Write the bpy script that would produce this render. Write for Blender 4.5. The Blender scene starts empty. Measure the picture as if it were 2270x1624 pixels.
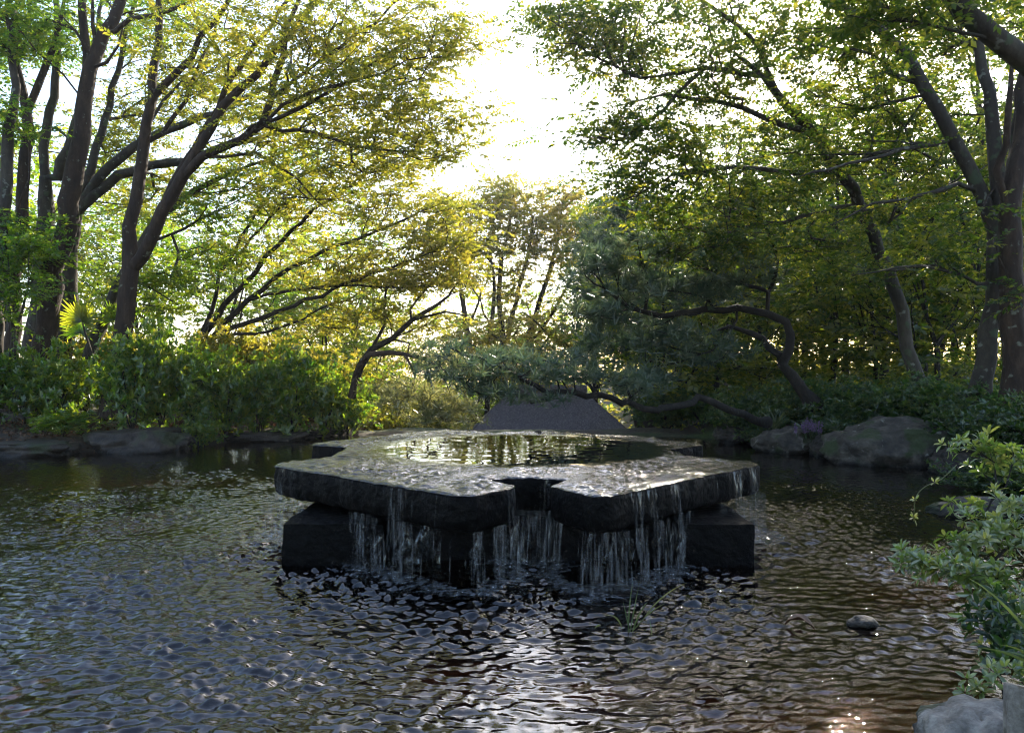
import bpy, math, random
import numpy as np
from mathutils import Vector, noise as mnoise

S = bpy.context.scene
C = S.collection
R = math.radians
rng = np.random.default_rng(11)
random.seed(5)

# ------------------------------------------------------------------ camera
F, CX, CY, H = 1747.0, 1134.5, 812.0, 1.6     # focal length, principal point (photo px at 2269 wide), eye height
cam_d = bpy.data.cameras.new("camera")
cam = bpy.data.objects.new("camera", cam_d)
C.objects.link(cam)
cam.location = (0, 0, H)
cam.rotation_euler = (R(90), 0, 0)
cam_d.sensor_fit = 'HORIZONTAL'
cam_d.angle = 2 * math.atan(CX / F)
cam_d.clip_end = 6000
cam_d.clip_start = 0.05
S.camera = cam

# ------------------------------------------------------------------ world, sun, exposure
SUN_EL, SUN_AZ = 28.0, 22.0                   # azimuth clockwise from straight ahead (+Y)
w = bpy.data.worlds.new("World")
S.world = w
w.use_nodes = True
nt = w.node_tree
nt.nodes.clear()
wo = nt.nodes.new("ShaderNodeOutputWorld")
bg = nt.nodes.new("ShaderNodeBackground")
sky = nt.nodes.new("ShaderNodeTexSky")
sky.sky_type = 'NISHITA'
sky.sun_disc = False
sky.sun_elevation = R(SUN_EL)
sky.sun_rotation = R(SUN_AZ)
sky.air_density = 1.0
sky.dust_density = 1.5
sky.altitude = 300
sky.ozone_density = 1.0
bg.inputs[1].default_value = 0.14
nt.links.new(sky.outputs[0], bg.inputs[0])
nt.links.new(bg.outputs[0], wo.inputs[0])
sd_ = Vector((math.sin(R(SUN_AZ)) * math.cos(R(SUN_EL)), math.cos(R(SUN_AZ)) * math.cos(R(SUN_EL)), math.sin(R(SUN_EL))))
sun_l = bpy.data.lights.new("sun", 'SUN')
sun_l.energy = 3.6
sun_l.angle = R(0.53)
sun_l.color = (1.0, 0.9, 0.74)
sun = bpy.data.objects.new("sun", sun_l)
C.objects.link(sun)
sun.rotation_euler = (-sd_).to_track_quat('-Z', 'Y').to_euler()
sun.location = sd_ * 60
S.view_settings.view_transform = 'Standard'
S.view_settings.look = 'None'
S.view_settings.exposure = 1.9
S.view_settings.gamma = 1.0
cy = S.cycles
cy.max_bounces = 7
cy.diffuse_bounces = 3
cy.glossy_bounces = 3
cy.transmission_bounces = 4
cy.transparent_max_bounces = 12
cy.caustics_reflective = False
cy.caustics_refractive = False
cy.sample_clamp_indirect = 6
cy.use_denoising = True
cy.filter_width = 1.15


def at(px, py, D):
    return np.array([(px - CX) / F * D, D, H - (py - CY) / F * D])


HAZE = .0004                                  # density of the air, per metre


# ------------------------------------------------------------------ object helpers
def tag(o, label=None, cat=None, group=None, kind=None):
    if label: o['label'] = label
    if cat: o['category'] = cat
    if group: o['group'] = group
    if kind: o['kind'] = kind
    return o


def empty(name, loc, rz=0, label=None, cat=None, group=None):
    o = bpy.data.objects.new(name, None)
    o.empty_display_size = 0.2
    o.location = loc
    o.rotation_euler = (0, 0, rz)
    C.objects.link(o)
    return tag(o, label, cat, group)


def copy_tree(o, parent=None):
    c = o.copy()
    C.objects.link(c)
    if parent is not None: c.parent = parent
    for ch in list(o.children):
        copy_tree(ch, c)
    return c


class MB:
    """Collects vertices and faces; build() links them as one mesh object."""
    def __init__(self):
        self.V, self.Q, self.T, self.A, self.n = [], [], [], [], 0

    def add(self, V, Q=None, T=None, A=None):
        V = np.asarray(V, dtype=np.float64)
        self.V.append(V)
        if Q is not None and len(Q): self.Q.append(np.asarray(Q, dtype=np.int64) + self.n)
        if T is not None and len(T): self.T.append(np.asarray(T, dtype=np.int64) + self.n)
        self.A.append(np.zeros(len(V)) if A is None else np.broadcast_to(np.asarray(A, float), (len(V),)))
        self.n += len(V)

    def build(self, name, mat, parent=None, smooth=True, origin=(0, 0, 0), attr=False):
        me = bpy.data.meshes.new(name)
        V = np.concatenate(self.V) - np.asarray(origin)
        q = np.concatenate(self.Q) if self.Q else np.zeros((0, 4), int)
        t = np.concatenate(self.T) if self.T else np.zeros((0, 3), int)
        me.vertices.add(len(V))
        me.vertices.foreach_set("co", V.astype(np.float32).ravel())
        loops = np.concatenate([q.ravel(), t.ravel()]).astype(np.int32)
        me.loops.add(len(loops))
        me.loops.foreach_set("vertex_index", loops)
        starts = np.concatenate([np.arange(len(q)) * 4, len(q) * 4 + np.arange(len(t)) * 3]).astype(np.int32)
        me.polygons.add(len(starts))
        me.polygons.foreach_set("loop_start", starts)
        me.polygons.foreach_set("use_smooth", np.full(len(starts), smooth))
        if attr:
            a = me.attributes.new("tint", 'FLOAT', 'POINT')
            a.data.foreach_set("value", np.concatenate(self.A).astype(np.float32))
        me.update(calc_edges=True)
        me.materials.append(mat)
        o = bpy.data.objects.new(name, me)
        C.objects.link(o)
        if parent is not None: o.parent = parent
        return o


def tube(pts, rad, sides, lump=0.0):
    pts = np.asarray(pts, float)
    rad = np.asarray(rad, float)
    n = len(pts)
    t = np.gradient(pts, axis=0)
    t /= np.linalg.norm(t, axis=1)[:, None] + 1e-9
    m = t.mean(0)
    ref = np.eye(3)[np.argmin(np.abs(m))]
    nx = ref - (t @ ref)[:, None] * t
    nx /= np.linalg.norm(nx, axis=1)[:, None] + 1e-9
    ny = np.cross(t, nx)
    a = np.arange(sides) / sides * 2 * math.pi
    rr = rad[:, None] * np.ones((1, sides))
    if lump:
        ph = rng.uniform(0, 6.28, 6)
        k = np.arange(n)[:, None]
        rr = rr * (1 + lump * (np.sin(2 * a[None] + ph[0] + k * .21) + .7 * np.sin(3 * a[None] + ph[1] - k * .33) + .6 * np.sin(5 * a[None] + ph[2] + k * .5)))
    V = pts[:, None] + rr[..., None] * (np.cos(a)[None, :, None] * nx[:, None] + np.sin(a)[None, :, None] * ny[:, None])
    i = np.arange(n - 1)[:, None] * sides
    j = np.arange(sides)[None]
    j2 = (j + 1) % sides
    Q = np.stack([i + j, i + j2, i + sides + j2, i + sides + j], -1).reshape(-1, 4)
    return V.reshape(-1, 3), Q


def smooth_path(P, step):
    """Catmull-Rom through the rows of P (any number of columns), about `step` apart."""
    P = np.asarray(P, float)
    if len(P) == 2:
        n = max(2, int(np.linalg.norm(P[1, :3] - P[0, :3]) / step) + 1)
        s = np.linspace(0, 1, n)[:, None]
        return P[0] * (1 - s) + P[1] * s
    E = np.vstack([2 * P[0] - P[1], P, 2 * P[-1] - P[-2]])
    out = []
    for i in range(len(P) - 1):
        p0, p1, p2, p3 = E[i:i + 4]
        n = max(1, int(np.linalg.norm(p2[:3] - p1[:3]) / step))
        for s in np.arange(n) / n:
            out.append(.5 * (2 * p1 + (p2 - p0) * s + (2 * p0 - 5 * p1 + 4 * p2 - p3) * s * s + (3 * p1 - p0 - 3 * p2 + p3) * s ** 3))
    out.append(P[-1])
    return np.array(out)


# ------------------------------------------------------------------ materials
def mat_new(name):
    m = bpy.data.materials.new(name)
    m.use_nodes = True
    m.node_tree.nodes.clear()
    return m, m.node_tree.nodes, m.node_tree.links


def ramp(N, stops):
    r = N.new("ShaderNodeValToRGB")
    e = r.color_ramp.elements
    while len(e) > 1: e.remove(e[-1])
    e[0].position, e[0].color = stops[0][0], (*stops[0][1], 1)
    for p, c in stops[1:]:
        x = e.new(p); x.color = (*c, 1)
    return r


def leaf_mat(name, refl, trans, gloss=0.06, rough=0.38, tfac=0.5):
    """refl / trans: colour stops for light sent back and light let through, picked by the leaf's own tint."""
    m, N, L = mat_new(name)
    at_ = N.new("ShaderNodeAttribute"); at_.attribute_name = "tint"
    r1, r2 = ramp(N, refl), ramp(N, trans)
    L.new(at_.outputs["Fac"], r1.inputs[0]); L.new(at_.outputs["Fac"], r2.inputs[0])
    d, t, g = N.new("ShaderNodeBsdfDiffuse"), N.new("ShaderNodeBsdfTranslucent"), N.new("ShaderNodeBsdfGlossy")
    g.inputs["Roughness"].default_value = rough
    L.new(r1.outputs[0], d.inputs[0]); L.new(r2.outputs[0], t.inputs[0])
    mx = N.new("ShaderNodeMixShader"); mx.inputs[0].default_value = tfac
    L.new(d.outputs[0], mx.inputs[1]); L.new(t.outputs[0], mx.inputs[2])
    m2 = N.new("ShaderNodeMixShader"); m2.inputs[0].default_value = gloss
    L.new(mx.outputs[0], m2.inputs[1]); L.new(g.outputs[0], m2.inputs[2])
    o = N.new("ShaderNodeOutputMaterial"); L.new(m2.outputs[0], o.inputs[0])
    return m


def rough_mat(name, stops, scale, detail=8, rough=(.75, .95), bump=.4, bscale=None, stretch=(1, 1, 1), spots=None, spec=.4, bdist=.02, wet=False):
    """Mottled surface: noise-driven colour, optional second patches (colour, scale, threshold), bump."""
    m, N, L = mat_new(name)
    tc = N.new("ShaderNodeTexCoord")
    mp = N.new("ShaderNodeMapping"); mp.inputs["Scale"].default_value = stretch
    L.new(tc.outputs["Object"], mp.inputs[0])
    n1 = N.new("ShaderNodeTexNoise"); n1.inputs["Scale"].default_value = scale; n1.inputs["Detail"].default_value = detail; n1.inputs["Roughness"].default_value = .65
    L.new(mp.outputs[0], n1.inputs[0])
    r = ramp(N, stops); L.new(n1.outputs[0], r.inputs[0])
    col = r.outputs[0]
    for (c2, sc, th) in (spots or []):
        n3 = N.new("ShaderNodeTexNoise"); n3.inputs["Scale"].default_value = sc; n3.inputs["Detail"].default_value = 6
        L.new(tc.outputs["Object"], n3.inputs[0])
        rr = ramp(N, [(th, (0, 0, 0)), (th + .07, (1, 1, 1))]); L.new(n3.outputs[0], rr.inputs[0])
        mx = N.new("ShaderNodeMix"); mx.data_type = 'RGBA'
        L.new(rr.outputs[0], mx.inputs["Factor"]); L.new(col, mx.inputs["A"]); mx.inputs["B"].default_value = (*c2, 1)
        col = mx.outputs["Result"]
    b = N.new("ShaderNodeBsdfPrincipled")
    if wet:                                     # stone soaked by the pond up to a wavering line
        ge = N.new("ShaderNodeNewGeometry"); sx = N.new("ShaderNodeSeparateXYZ"); L.new(ge.outputs["Position"], sx.inputs[0])
        ad = N.new("ShaderNodeMath"); ad.operation = 'MULTIPLY_ADD'; ad.inputs[1].default_value = .12
        L.new(n1.outputs[0], ad.inputs[0]); L.new(sx.outputs["Z"], ad.inputs[2])
        wr = ramp(N, [(.09, (.22, .2, .18)), (.16, (1, 1, 1))]); L.new(ad.outputs[0], wr.inputs[0])
        mw = N.new("ShaderNodeMix"); mw.data_type = 'RGBA'; mw.blend_type = 'MULTIPLY'; mw.inputs["Factor"].default_value = 1
        L.new(col, mw.inputs["A"]); L.new(wr.outputs[0], mw.inputs["B"])
        col = mw.outputs["Result"]
    L.new(col, b.inputs["Base Color"])
    mr = N.new("ShaderNodeMapRange"); mr.inputs["To Min"].default_value, mr.inputs["To Max"].default_value = rough
    L.new(n1.outputs[0], mr.inputs[0]); L.new(mr.outputs[0], b.inputs["Roughness"])
    b.inputs["Specular IOR Level"].default_value = spec
    n2 = N.new("ShaderNodeTexNoise"); n2.inputs["Scale"].default_value = bscale or scale * 3; n2.inputs["Detail"].default_value = 8
    L.new(mp.outputs[0], n2.inputs[0])
    bp = N.new("ShaderNodeBump"); bp.inputs["Strength"].default_value = bump; bp.inputs["Distance"].default_value = bdist
    L.new(n2.outputs[0], bp.inputs["Height"]); L.new(bp.outputs[0], b.inputs["Normal"])
    o = N.new("ShaderNodeOutputMaterial"); L.new(b.outputs[0], o.inputs[0])
    return m


M = {}
M['leaf_gold'] = leaf_mat("leaf_gold", [(0, (.025, .042, .007)), (.5, (.05, .07, .01)), (1, (.10, .095, .015))],
                          [(0, (.18, .25, .018)), (.45, (.42, .45, .026)), (1, (.70, .56, .05))], .05)
M['leaf_fresh'] = leaf_mat("leaf_fresh", [(0, (.016, .042, .007)), (.5, (.036, .07, .01)), (1, (.07, .09, .014))],
                           [(0, (.12, .30, .015)), (.5, (.30, .50, .02)), (1, (.58, .62, .04))], .05)
M['leaf_deep'] = leaf_mat("leaf_deep", [(0, (.012, .028, .007)), (.5, (.025, .05, .009)), (1, (.055, .07, .014))],
                          [(0, (.06, .14, .008)), (.5, (.18, .27, .016)), (1, (.58, .54, .04))], .05)
M['leaf_olive'] = leaf_mat("leaf_olive", [(0, (.03, .05, .012)), (.5, (.06, .075, .018)), (1, (.10, .09, .025))],
                           [(0, (.26, .33, .035)), (.5, (.54, .5, .06)), (1, (.76, .58, .08))], .04)
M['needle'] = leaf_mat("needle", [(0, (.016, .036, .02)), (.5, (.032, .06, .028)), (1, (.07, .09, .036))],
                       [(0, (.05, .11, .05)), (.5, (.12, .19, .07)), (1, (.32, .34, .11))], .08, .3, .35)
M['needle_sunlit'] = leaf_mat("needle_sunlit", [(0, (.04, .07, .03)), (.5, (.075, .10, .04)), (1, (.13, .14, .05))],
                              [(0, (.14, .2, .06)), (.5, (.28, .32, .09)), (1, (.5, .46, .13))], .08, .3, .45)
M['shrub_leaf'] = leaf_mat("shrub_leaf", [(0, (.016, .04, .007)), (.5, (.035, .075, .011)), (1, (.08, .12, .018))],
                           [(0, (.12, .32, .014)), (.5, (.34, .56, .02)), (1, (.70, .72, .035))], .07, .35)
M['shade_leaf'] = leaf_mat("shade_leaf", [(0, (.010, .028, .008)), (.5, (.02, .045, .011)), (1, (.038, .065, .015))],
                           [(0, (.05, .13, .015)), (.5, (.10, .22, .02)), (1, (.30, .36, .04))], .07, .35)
M['azalea_leaf'] = leaf_mat("azalea_leaf", [(0, (.05, .085, .015)), (.5, (.12, .155, .028)), (1, (.26, .26, .07))],
                            [(0, (.10, .22, .02)), (.5, (.24, .38, .04)), (1, (.5, .5, .08))], .12, .32)
M['blade'] = leaf_mat("blade", [(0, (.03, .06, .02)), (.6, (.06, .10, .035)), (1, (.16, .15, .06))],
                      [(0, (.05, .12, .02)), (1, (.3, .32, .06))], .08, .35)
M['purple_petal'] = leaf_mat("purple_petal", [(0, (.16, .09, .20)), (1, (.30, .19, .34))], [(0, (.16, .09, .2)), (1, (.3, .2, .35))])
M['dead_leaf'] = leaf_mat("dead_leaf", [(0, (.05, .022, .013)), (.5, (.11, .05, .026)), (1, (.24, .14, .075))],
                          [(0, (.05, .02, .01)), (1, (.25, .12, .05))], .05, .5, .25)
M['bark'] = rough_mat("bark", [(.25, (.010, .0055, .004)), (.5, (.032, .018, .011)), (.75, (.075, .045, .028))], 6, 9, (.8, .95), .7, 14, (1, 1, .35),
                      spots=[((.13, .13, .10), 8, .64)], bdist=.05)
M['bark_grey'] = rough_mat("bark_grey", [(.25, (.018, .0135, .010)), (.5, (.045, .035, .026)), (.75, (.09, .073, .056))], 5, 9, (.8, .95), .5, 14, (1, 1, .4),
                           spots=[((.16, .16, .13), 7, .62), ((.06, .075, .04), 4, .6)], bdist=.04)
M['bark_dark'] = rough_mat("bark_dark", [(.25, (.007, .005, .004)), (.55, (.018, .013, .010)), (.8, (.04, .03, .024))], 8, 9, (.8, .95), .8, 18, (1, 1, .5), bdist=.03)
M['rock'] = rough_mat("rock", [(.3, (.014, .011, .009)), (.5, (.05, .04, .032)), (.7, (.12, .10, .08))], 4.5, 13, (.65, .9), .9, 14,
                      spots=[((.035, .045, .016), 1.9, .52), ((.2, .19, .165), 6.5, .64)], bdist=.04, wet=True)
M['rock_pale'] = rough_mat("rock_pale", [(.3, (.07, .06, .05)), (.5, (.19, .165, .14)), (.7, (.32, .29, .25))], 14, 13, (.7, .9), .8, 40,
                          spots=[((.06, .06, .03), 5, .58), ((.12, .09, .06), 9, .6)], bdist=.015, wet=True)
M['rock_dark'] = rough_mat("rock_dark", [(.3, (.009, .007, .006)), (.5, (.03, .022, .017)), (.7, (.075, .056, .042))], 4.5, 13, (.55, .85), .9, 14, spots=[((.03, .035, .015), 2.3, .56)], bdist=.04, wet=True)
M['wet_stone'] = rough_mat("wet_stone", [(.25, (.002, .002, .002)), (.55, (.005, .0045, .0045)), (.85, (.012, .011, .010))], 3.5, 11, (.4, .65), .8, 11, spec=.05, bdist=.05)
M['cut_stone'] = rough_mat("cut_stone", [(.2, (.13, .115, .1)), (.5, (.24, .215, .19)), (.8, (.34, .31, .28))], 7, 11, (.7, .9), .4, 30, bdist=.01)
M['thatch'] = rough_mat("thatch", [(.3, (.07, .055, .058)), (.5, (.19, .15, .155)), (.7, (.40, .33, .32))], 22, 12, (.85, .98), 1.0, 26, (1, 1, 1.6), bdist=.10)
M['hut_wall'] = rough_mat("hut_wall", [(.3, (.16, .11, .07)), (.7, (.26, .2, .14))], 5)


def ground_material():
    m, N, L = mat_new("ground")
    tc = N.new("ShaderNodeTexCoord")
    n1 = N.new("ShaderNodeTexNoise"); n1.inputs["Scale"].default_value = 9; n1.inputs["Detail"].default_value = 10; n1.inputs["Roughness"].default_value = .7
    L.new(tc.outputs["Object"], n1.inputs[0])
    soil = ramp(N, [(.3, (.018, .013, .01)), (.5, (.055, .038, .026)), (.7, (.11, .075, .05))]); L.new(n1.outputs[0], soil.inputs[0])
    n2 = N.new("ShaderNodeTexNoise"); n2.inputs["Scale"].default_value = .5; n2.inputs["Detail"].default_value = 5
    L.new(tc.outputs["Object"], n2.inputs[0])
    gm = ramp(N, [(.45, (0, 0, 0)), (.6, (1, 1, 1))]); L.new(n2.outputs[0], gm.inputs[0])
    grass = ramp(N, [(.3, (.02, .035, .01)), (.7, (.06, .085, .02))]); L.new(n1.outputs[0], grass.inputs[0])
    mx = N.new("ShaderNodeMix"); mx.data_type = 'RGBA'
    L.new(gm.outputs[0], mx.inputs["Factor"]); L.new(soil.outputs[0], mx.inputs["A"]); L.new(grass.outputs[0], mx.inputs["B"])
    # pond bed: reddish silt with pale pebbles
    v = N.new("ShaderNodeTexVoronoi"); v.inputs["Scale"].default_value = 16
    L.new(tc.outputs["Object"], v.inputs[0])
    n3 = N.new("ShaderNodeTexNoise"); n3.inputs["Scale"].default_value = 1.1; n3.inputs["Detail"].default_value = 7
    L.new(tc.outputs["Object"], n3.inputs[0])
    silt = ramp(N, [(.36, (.010, .008, .006)), (.55, (.03, .018, .011)), (.7, (.10, .05, .028))]); L.new(n3.outputs[0], silt.inputs[0])
    pb = ramp(N, [(0, (.5, .42, .36)), (.35, (1, 1, 1)), (.6, (.35, .3, .28))]); L.new(v.outputs["Distance"], pb.inputs[0])
    mu = N.new("ShaderNodeMix"); mu.data_type = 'RGBA'; mu.blend_type = 'MULTIPLY'; mu.inputs["Factor"].default_value = .75
    L.new(silt.outputs[0], mu.inputs["A"]); L.new(pb.outputs[0], mu.inputs["B"])
    ra = N.new("ShaderNodeAttribute"); ra.attribute_name = "rust"
    rn = N.new("ShaderNodeMath"); rn.operation = 'MULTIPLY'
    rr = ramp(N, [(.35, (.25, .25, .25)), (.6, (1, 1, 1))]); L.new(n1.outputs[0], rr.inputs[0])
    L.new(ra.outputs["Fac"], rn.inputs[0]); L.new(rr.outputs[0], rn.inputs[1])
    rm = N.new("ShaderNodeMix"); rm.data_type = 'RGBA'; rm.inputs["B"].default_value = (.75, .26, .10, 1)
    L.new(rn.outputs[0], rm.inputs["Factor"]); L.new(mu.outputs["Result"], rm.inputs["A"])
    mu = rm
    at_ = N.new("ShaderNodeAttribute"); at_.attribute_name = "tint"
    fin = N.new("ShaderNodeMix"); fin.data_type = 'RGBA'
    L.new(at_.outputs["Fac"], fin.inputs["Factor"]); L.new(mx.outputs["Result"], fin.inputs["A"]); L.new(mu.outputs["Result"], fin.inputs["B"])
    b = N.new("ShaderNodeBsdfPrincipled"); b.inputs["Roughness"].default_value = .9
    L.new(fin.outputs["Result"], b.inputs["Base Color"])
    bp = N.new("ShaderNodeBump"); bp.inputs["Strength"].default_value = .7; bp.inputs["Distance"].default_value = .05
    L.new(n1.outputs[0], bp.inputs["Height"]); L.new(bp.outputs[0], b.inputs["Normal"])
    o = N.new("ShaderNodeOutputMaterial"); L.new(b.outputs[0], o.inputs[0])
    return m


def water_material(name, tint, bscale, bstr, rough=(.015, .015), ior=1.34, bdist=.01):
    """Clear shallow water: mirror by Fresnel over a tinted see-through body; `tint` on the mesh marks broken water."""
    m, N, L = mat_new(name)
    tc = N.new("ShaderNodeTexCoord")
    n = N.new("ShaderNodeTexNoise"); n.inputs["Scale"].default_value = bscale; n.inputs["Detail"].default_value = 3
    L.new(tc.outputs["Object"], n.inputs[0])
    at_ = N.new("ShaderNodeAttribute"); at_.attribute_name = "tint"
    ml = N.new("ShaderNodeMath"); ml.operation = 'MULTIPLY'; ml.inputs[1].default_value = bstr
    L.new(at_.outputs["Fac"], ml.inputs[0])
    bp = N.new("ShaderNodeBump"); bp.inputs["Distance"].default_value = bdist
    L.new(ml.outputs[0], bp.inputs["Strength"])
    L.new(n.outputs[0], bp.inputs["Height"])
    fr = N.new("ShaderNodeFresnel"); fr.inputs[0].default_value = ior
    L.new(bp.outputs[0], fr.inputs["Normal"])
    mr = N.new("ShaderNodeMapRange"); mr.inputs["To Min"].default_value, mr.inputs["To Max"].default_value = rough
    L.new(at_.outputs["Fac"], mr.inputs[0])
    g = N.new("ShaderNodeBsdfGlossy"); g.inputs[0].default_value = (1, 1, 1, 1)
    L.new(mr.outputs[0], g.inputs["Roughness"])
    L.new(bp.outputs[0], g.inputs["Normal"])
    t = N.new("ShaderNodeBsdfTransparent"); t.inputs[0].default_value = (*tint, 1)
    mx = N.new("ShaderNodeMixShader")
    L.new(fr.outputs[0], mx.inputs[0]); L.new(t.outputs[0], mx.inputs[1]); L.new(g.outputs[0], mx.inputs[2])
    o = N.new("ShaderNodeOutputMaterial"); L.new(mx.outputs[0], o.inputs[0])
    return m


def splash_material(name, body, op, sc=(60, 60, 9), lohi=(.38, .68)):
    """Moving water broken into drops: partly see-through, scatters light, glossy."""
    m, N, L = mat_new(name)
    t = N.new("ShaderNodeBsdfTransparent")
    d = N.new("ShaderNodeBsdfDiffuse"); d.inputs[0].default_value = (*body, 1)
    tl = N.new("ShaderNodeBsdfTranslucent"); tl.inputs[0].default_value = (*body, 1)
    g = N.new("ShaderNodeBsdfGlossy"); g.inputs["Roughness"].default_value = .12
    a = N.new("ShaderNodeMixShader"); a.inputs[0].default_value = .5
    L.new(d.outputs[0], a.inputs[1]); L.new(tl.outputs[0], a.inputs[2])
    b = N.new("ShaderNodeMixShader"); b.inputs[0].default_value = .35
    L.new(a.outputs[0], b.inputs[1]); L.new(g.outputs[0], b.inputs[2])
    c = N.new("ShaderNodeMixShader")
    tc = N.new("ShaderNodeTexCoord"); mp = N.new("ShaderNodeMapping"); mp.inputs["Scale"].default_value = sc
    L.new(tc.outputs["Object"], mp.inputs[0])
    n = N.new("ShaderNodeTexNoise"); n.inputs["Scale"].default_value = 1; n.inputs["Detail"].default_value = 3
    L.new(mp.outputs[0], n.inputs[0])
    mr = N.new("ShaderNodeMapRange"); mr.inputs["From Min"].default_value, mr.inputs["From Max"].default_value = lohi
    mr.inputs["To Min"].default_value = 0; mr.inputs["To Max"].default_value = op
    L.new(n.outputs[0], mr.inputs[0]); L.new(mr.outputs[0], c.inputs[0])
    L.new(t.outputs[0], c.inputs[1]); L.new(b.outputs[0], c.inputs[2])
    o = N.new("ShaderNodeOutputMaterial"); L.new(c.outputs[0], o.inputs[0])
    return m


M['ground'] = ground_material()
M['pond'] = water_material("pond_water", (.55, .40, .28), 34, .12, (.002, .004), 1.55)
M['film'] = water_material("film_water", (.8, .8, .78), 30, .8, (.012, .15), 1.7, .015)
M['strand'] = splash_material("strand_water", (.62, .62, .62), .30, (55, 55, 4), (.45, .75))
M['foam'] = splash_material("foam_water", (.7, .72, .74), .5, (24, 24, 24), (.40, .70))

# ------------------------------------------------------------------ terrain and pond
POND = np.array([(-3.5, 2.5), (-8, 2.8), (-11, 6), (-11.2, 11), (-10, 13.6), (-8.6, 14.5), (-7, 15.3), (-5.6, 17), (-4.3, 18.2), (-1.5, 18.9), (2, 18.7),
                 (4.0, 17.7), (4.8, 16.7), (5.3, 14.9), (5.7, 13.4), (6.9, 12.2), (6.6, 9.6), (5.2, 7.0), (3.7, 5.1), (2.7, 3.8), (2.0, 3.0), (1.2, 2.5)])


def pond_sd(x, y):
    """Signed distance to the pond's edge, positive on land."""
    x, y = np.asarray(x, float), np.asarray(y, float)
    d = np.full(x.shape, 1e9)
    inside = np.zeros(x.shape, bool)
    for k in range(len(POND)):
        a, b = POND[k], POND[(k + 1) % len(POND)]
        e = b - a
        t = np.clip(((x - a[0]) * e[0] + (y - a[1]) * e[1]) / (e @ e), 0, 1)
        d = np.minimum(d, np.hypot(x - a[0] - t * e[0], y - a[1] - t * e[1]))
        c = ((a[1] > y) != (b[1] > y)) & (x < (b[0] - a[0]) * (y - a[1]) / (b[1] - a[1] + 1e-12) + a[0])
        inside ^= c
    return np.where(inside, -d, d)


def sst(x):
    x = np.clip(x, 0, 1)
    return x * x * (3 - 2 * x)


def ground_z(x, y):
    x, y = np.asarray(x, float), np.asarray(y, float)
    s = pond_sd(x, y)
    back = sst((y - 16.5) / 1.5) * sst((x + 4.8) / 1.5) * sst((5.2 - x) / 1.2)       # low weir at the far edge
    land = .26 * sst(s / .5) + .42 * sst((s - .4) / 3.5) + .5 * sst((s - 4) / 14)
    land = land * (1 - back) + .05 * sst(s / .3) * back
    drop = 5.0 * sst((y - 19.4) / 6.5) * sst((x + 9.5) / 5) * sst((8.5 - x) / 4.5) + 2.2 * sst((y - 22) / 14) * sst((4 - x) / 8)
    land = land - drop * (s > 0)
    far = -7 * sst((np.hypot(x, y) - 60) / 120)
    bumps = .05 * np.sin(x * 1.7 + .6 * y) * np.sin(y * 1.3 - .4 * x) * (s > .6)
    bed = -.06 * sst(-s / .15) - .30 * sst(-s / 1.6)
    return np.where(s > 0, land + far + bumps, bed)


def terrain():
    xs = np.unique(np.concatenate([np.arange(-14, 14.01, .16), np.arange(-40, 40.1, 1.0), np.geomspace(40, 380, 12), -np.geomspace(40, 380, 12)]))
    ys = np.unique(np.concatenate([np.arange(0, 28.01, .16), np.arange(-20, 60.1, 1.0), np.geomspace(60, 380, 12), -np.geomspace(20, 380, 10)]))
    X, Y = np.meshgrid(xs, ys)
    Z = ground_z(X, Y)
    s = pond_sd(X, Y)
    ny, nx = X.shape
    i = np.arange(ny - 1)[:, None] * nx + np.arange(nx - 1)[None]
    Q = np.stack([i, i + 1, i + nx + 1, i + nx], -1).reshape(-1, 4)
    mb = MB()
    mb.add(np.stack([X, Y, Z], -1).reshape(-1, 3), Q, A=sst((.05 - s) / .12).ravel())
    o = mb.build("ground", M['ground'], attr=True)
    rust = np.zeros(X.shape)
    for cx, cy, sx, sy, a in ((1.75, 4.05, .75, .45, .9), (.95, 3.55, .7, .25, 1.0), (1.9, 3.5, .6, .2, .8), (-.25, 4.9, .3, .25, .9), (.4, 4.7, .35, .2, .5), (-4.5, 9.5, 1.2, .6, .35), (-6.3, 13.2, 1.8, .7, .8), (-3.2, 4.2, .8, .4, .4), (3.4, 6.6, .5, .6, .5)):
        rust = np.maximum(rust, a * np.exp(-((X - cx) / sx) ** 2 - ((Y - cy) / sy) ** 2))
    ra = o.data.attributes.new("rust", 'FLOAT', 'POINT')
    ra.data.foreach_set("value", rust.ravel().astype(np.float32))
    tag(o, kind='structure')


terrain()

# ------------------------------------------------------------------ stone water table
ZT = 0.68
# outline corners (x, y) anticlockwise seen from above, with the pool angle each is tied to
OUT = [(-2.20, 7.26, 205), (-1.25, 6.38, 236), (-.42, 5.60, 258), (-.26, 5.58, 261), (.02, 6.02, 265), (-.20, 6.42, 267), (.12, 6.50, 271), (.46, 6.38, 276),
       (.29, 6.04, 279), (.58, 5.56, 283), (.76, 5.64, 287), (1.55, 6.55, 307), (2.31, 7.37, 332), (2.28, 7.60, 338), (1.80, 7.98, 350), (1.74, 8.72, 368),
       (2.24, 9.20, 374), (2.18, 9.42, 378), (1.66, 10.2, 402), (.42, 11.15, 432), (-.25, 10.85, 452), (-.98, 11.4, 472), (-1.65, 10.5, 492), (-2.36, 9.36, 514),
       (-2.32, 9.16, 518), (-1.87, 8.96, 522), (-1.83, 7.98, 545), (-2.22, 7.44, 560)]


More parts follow.
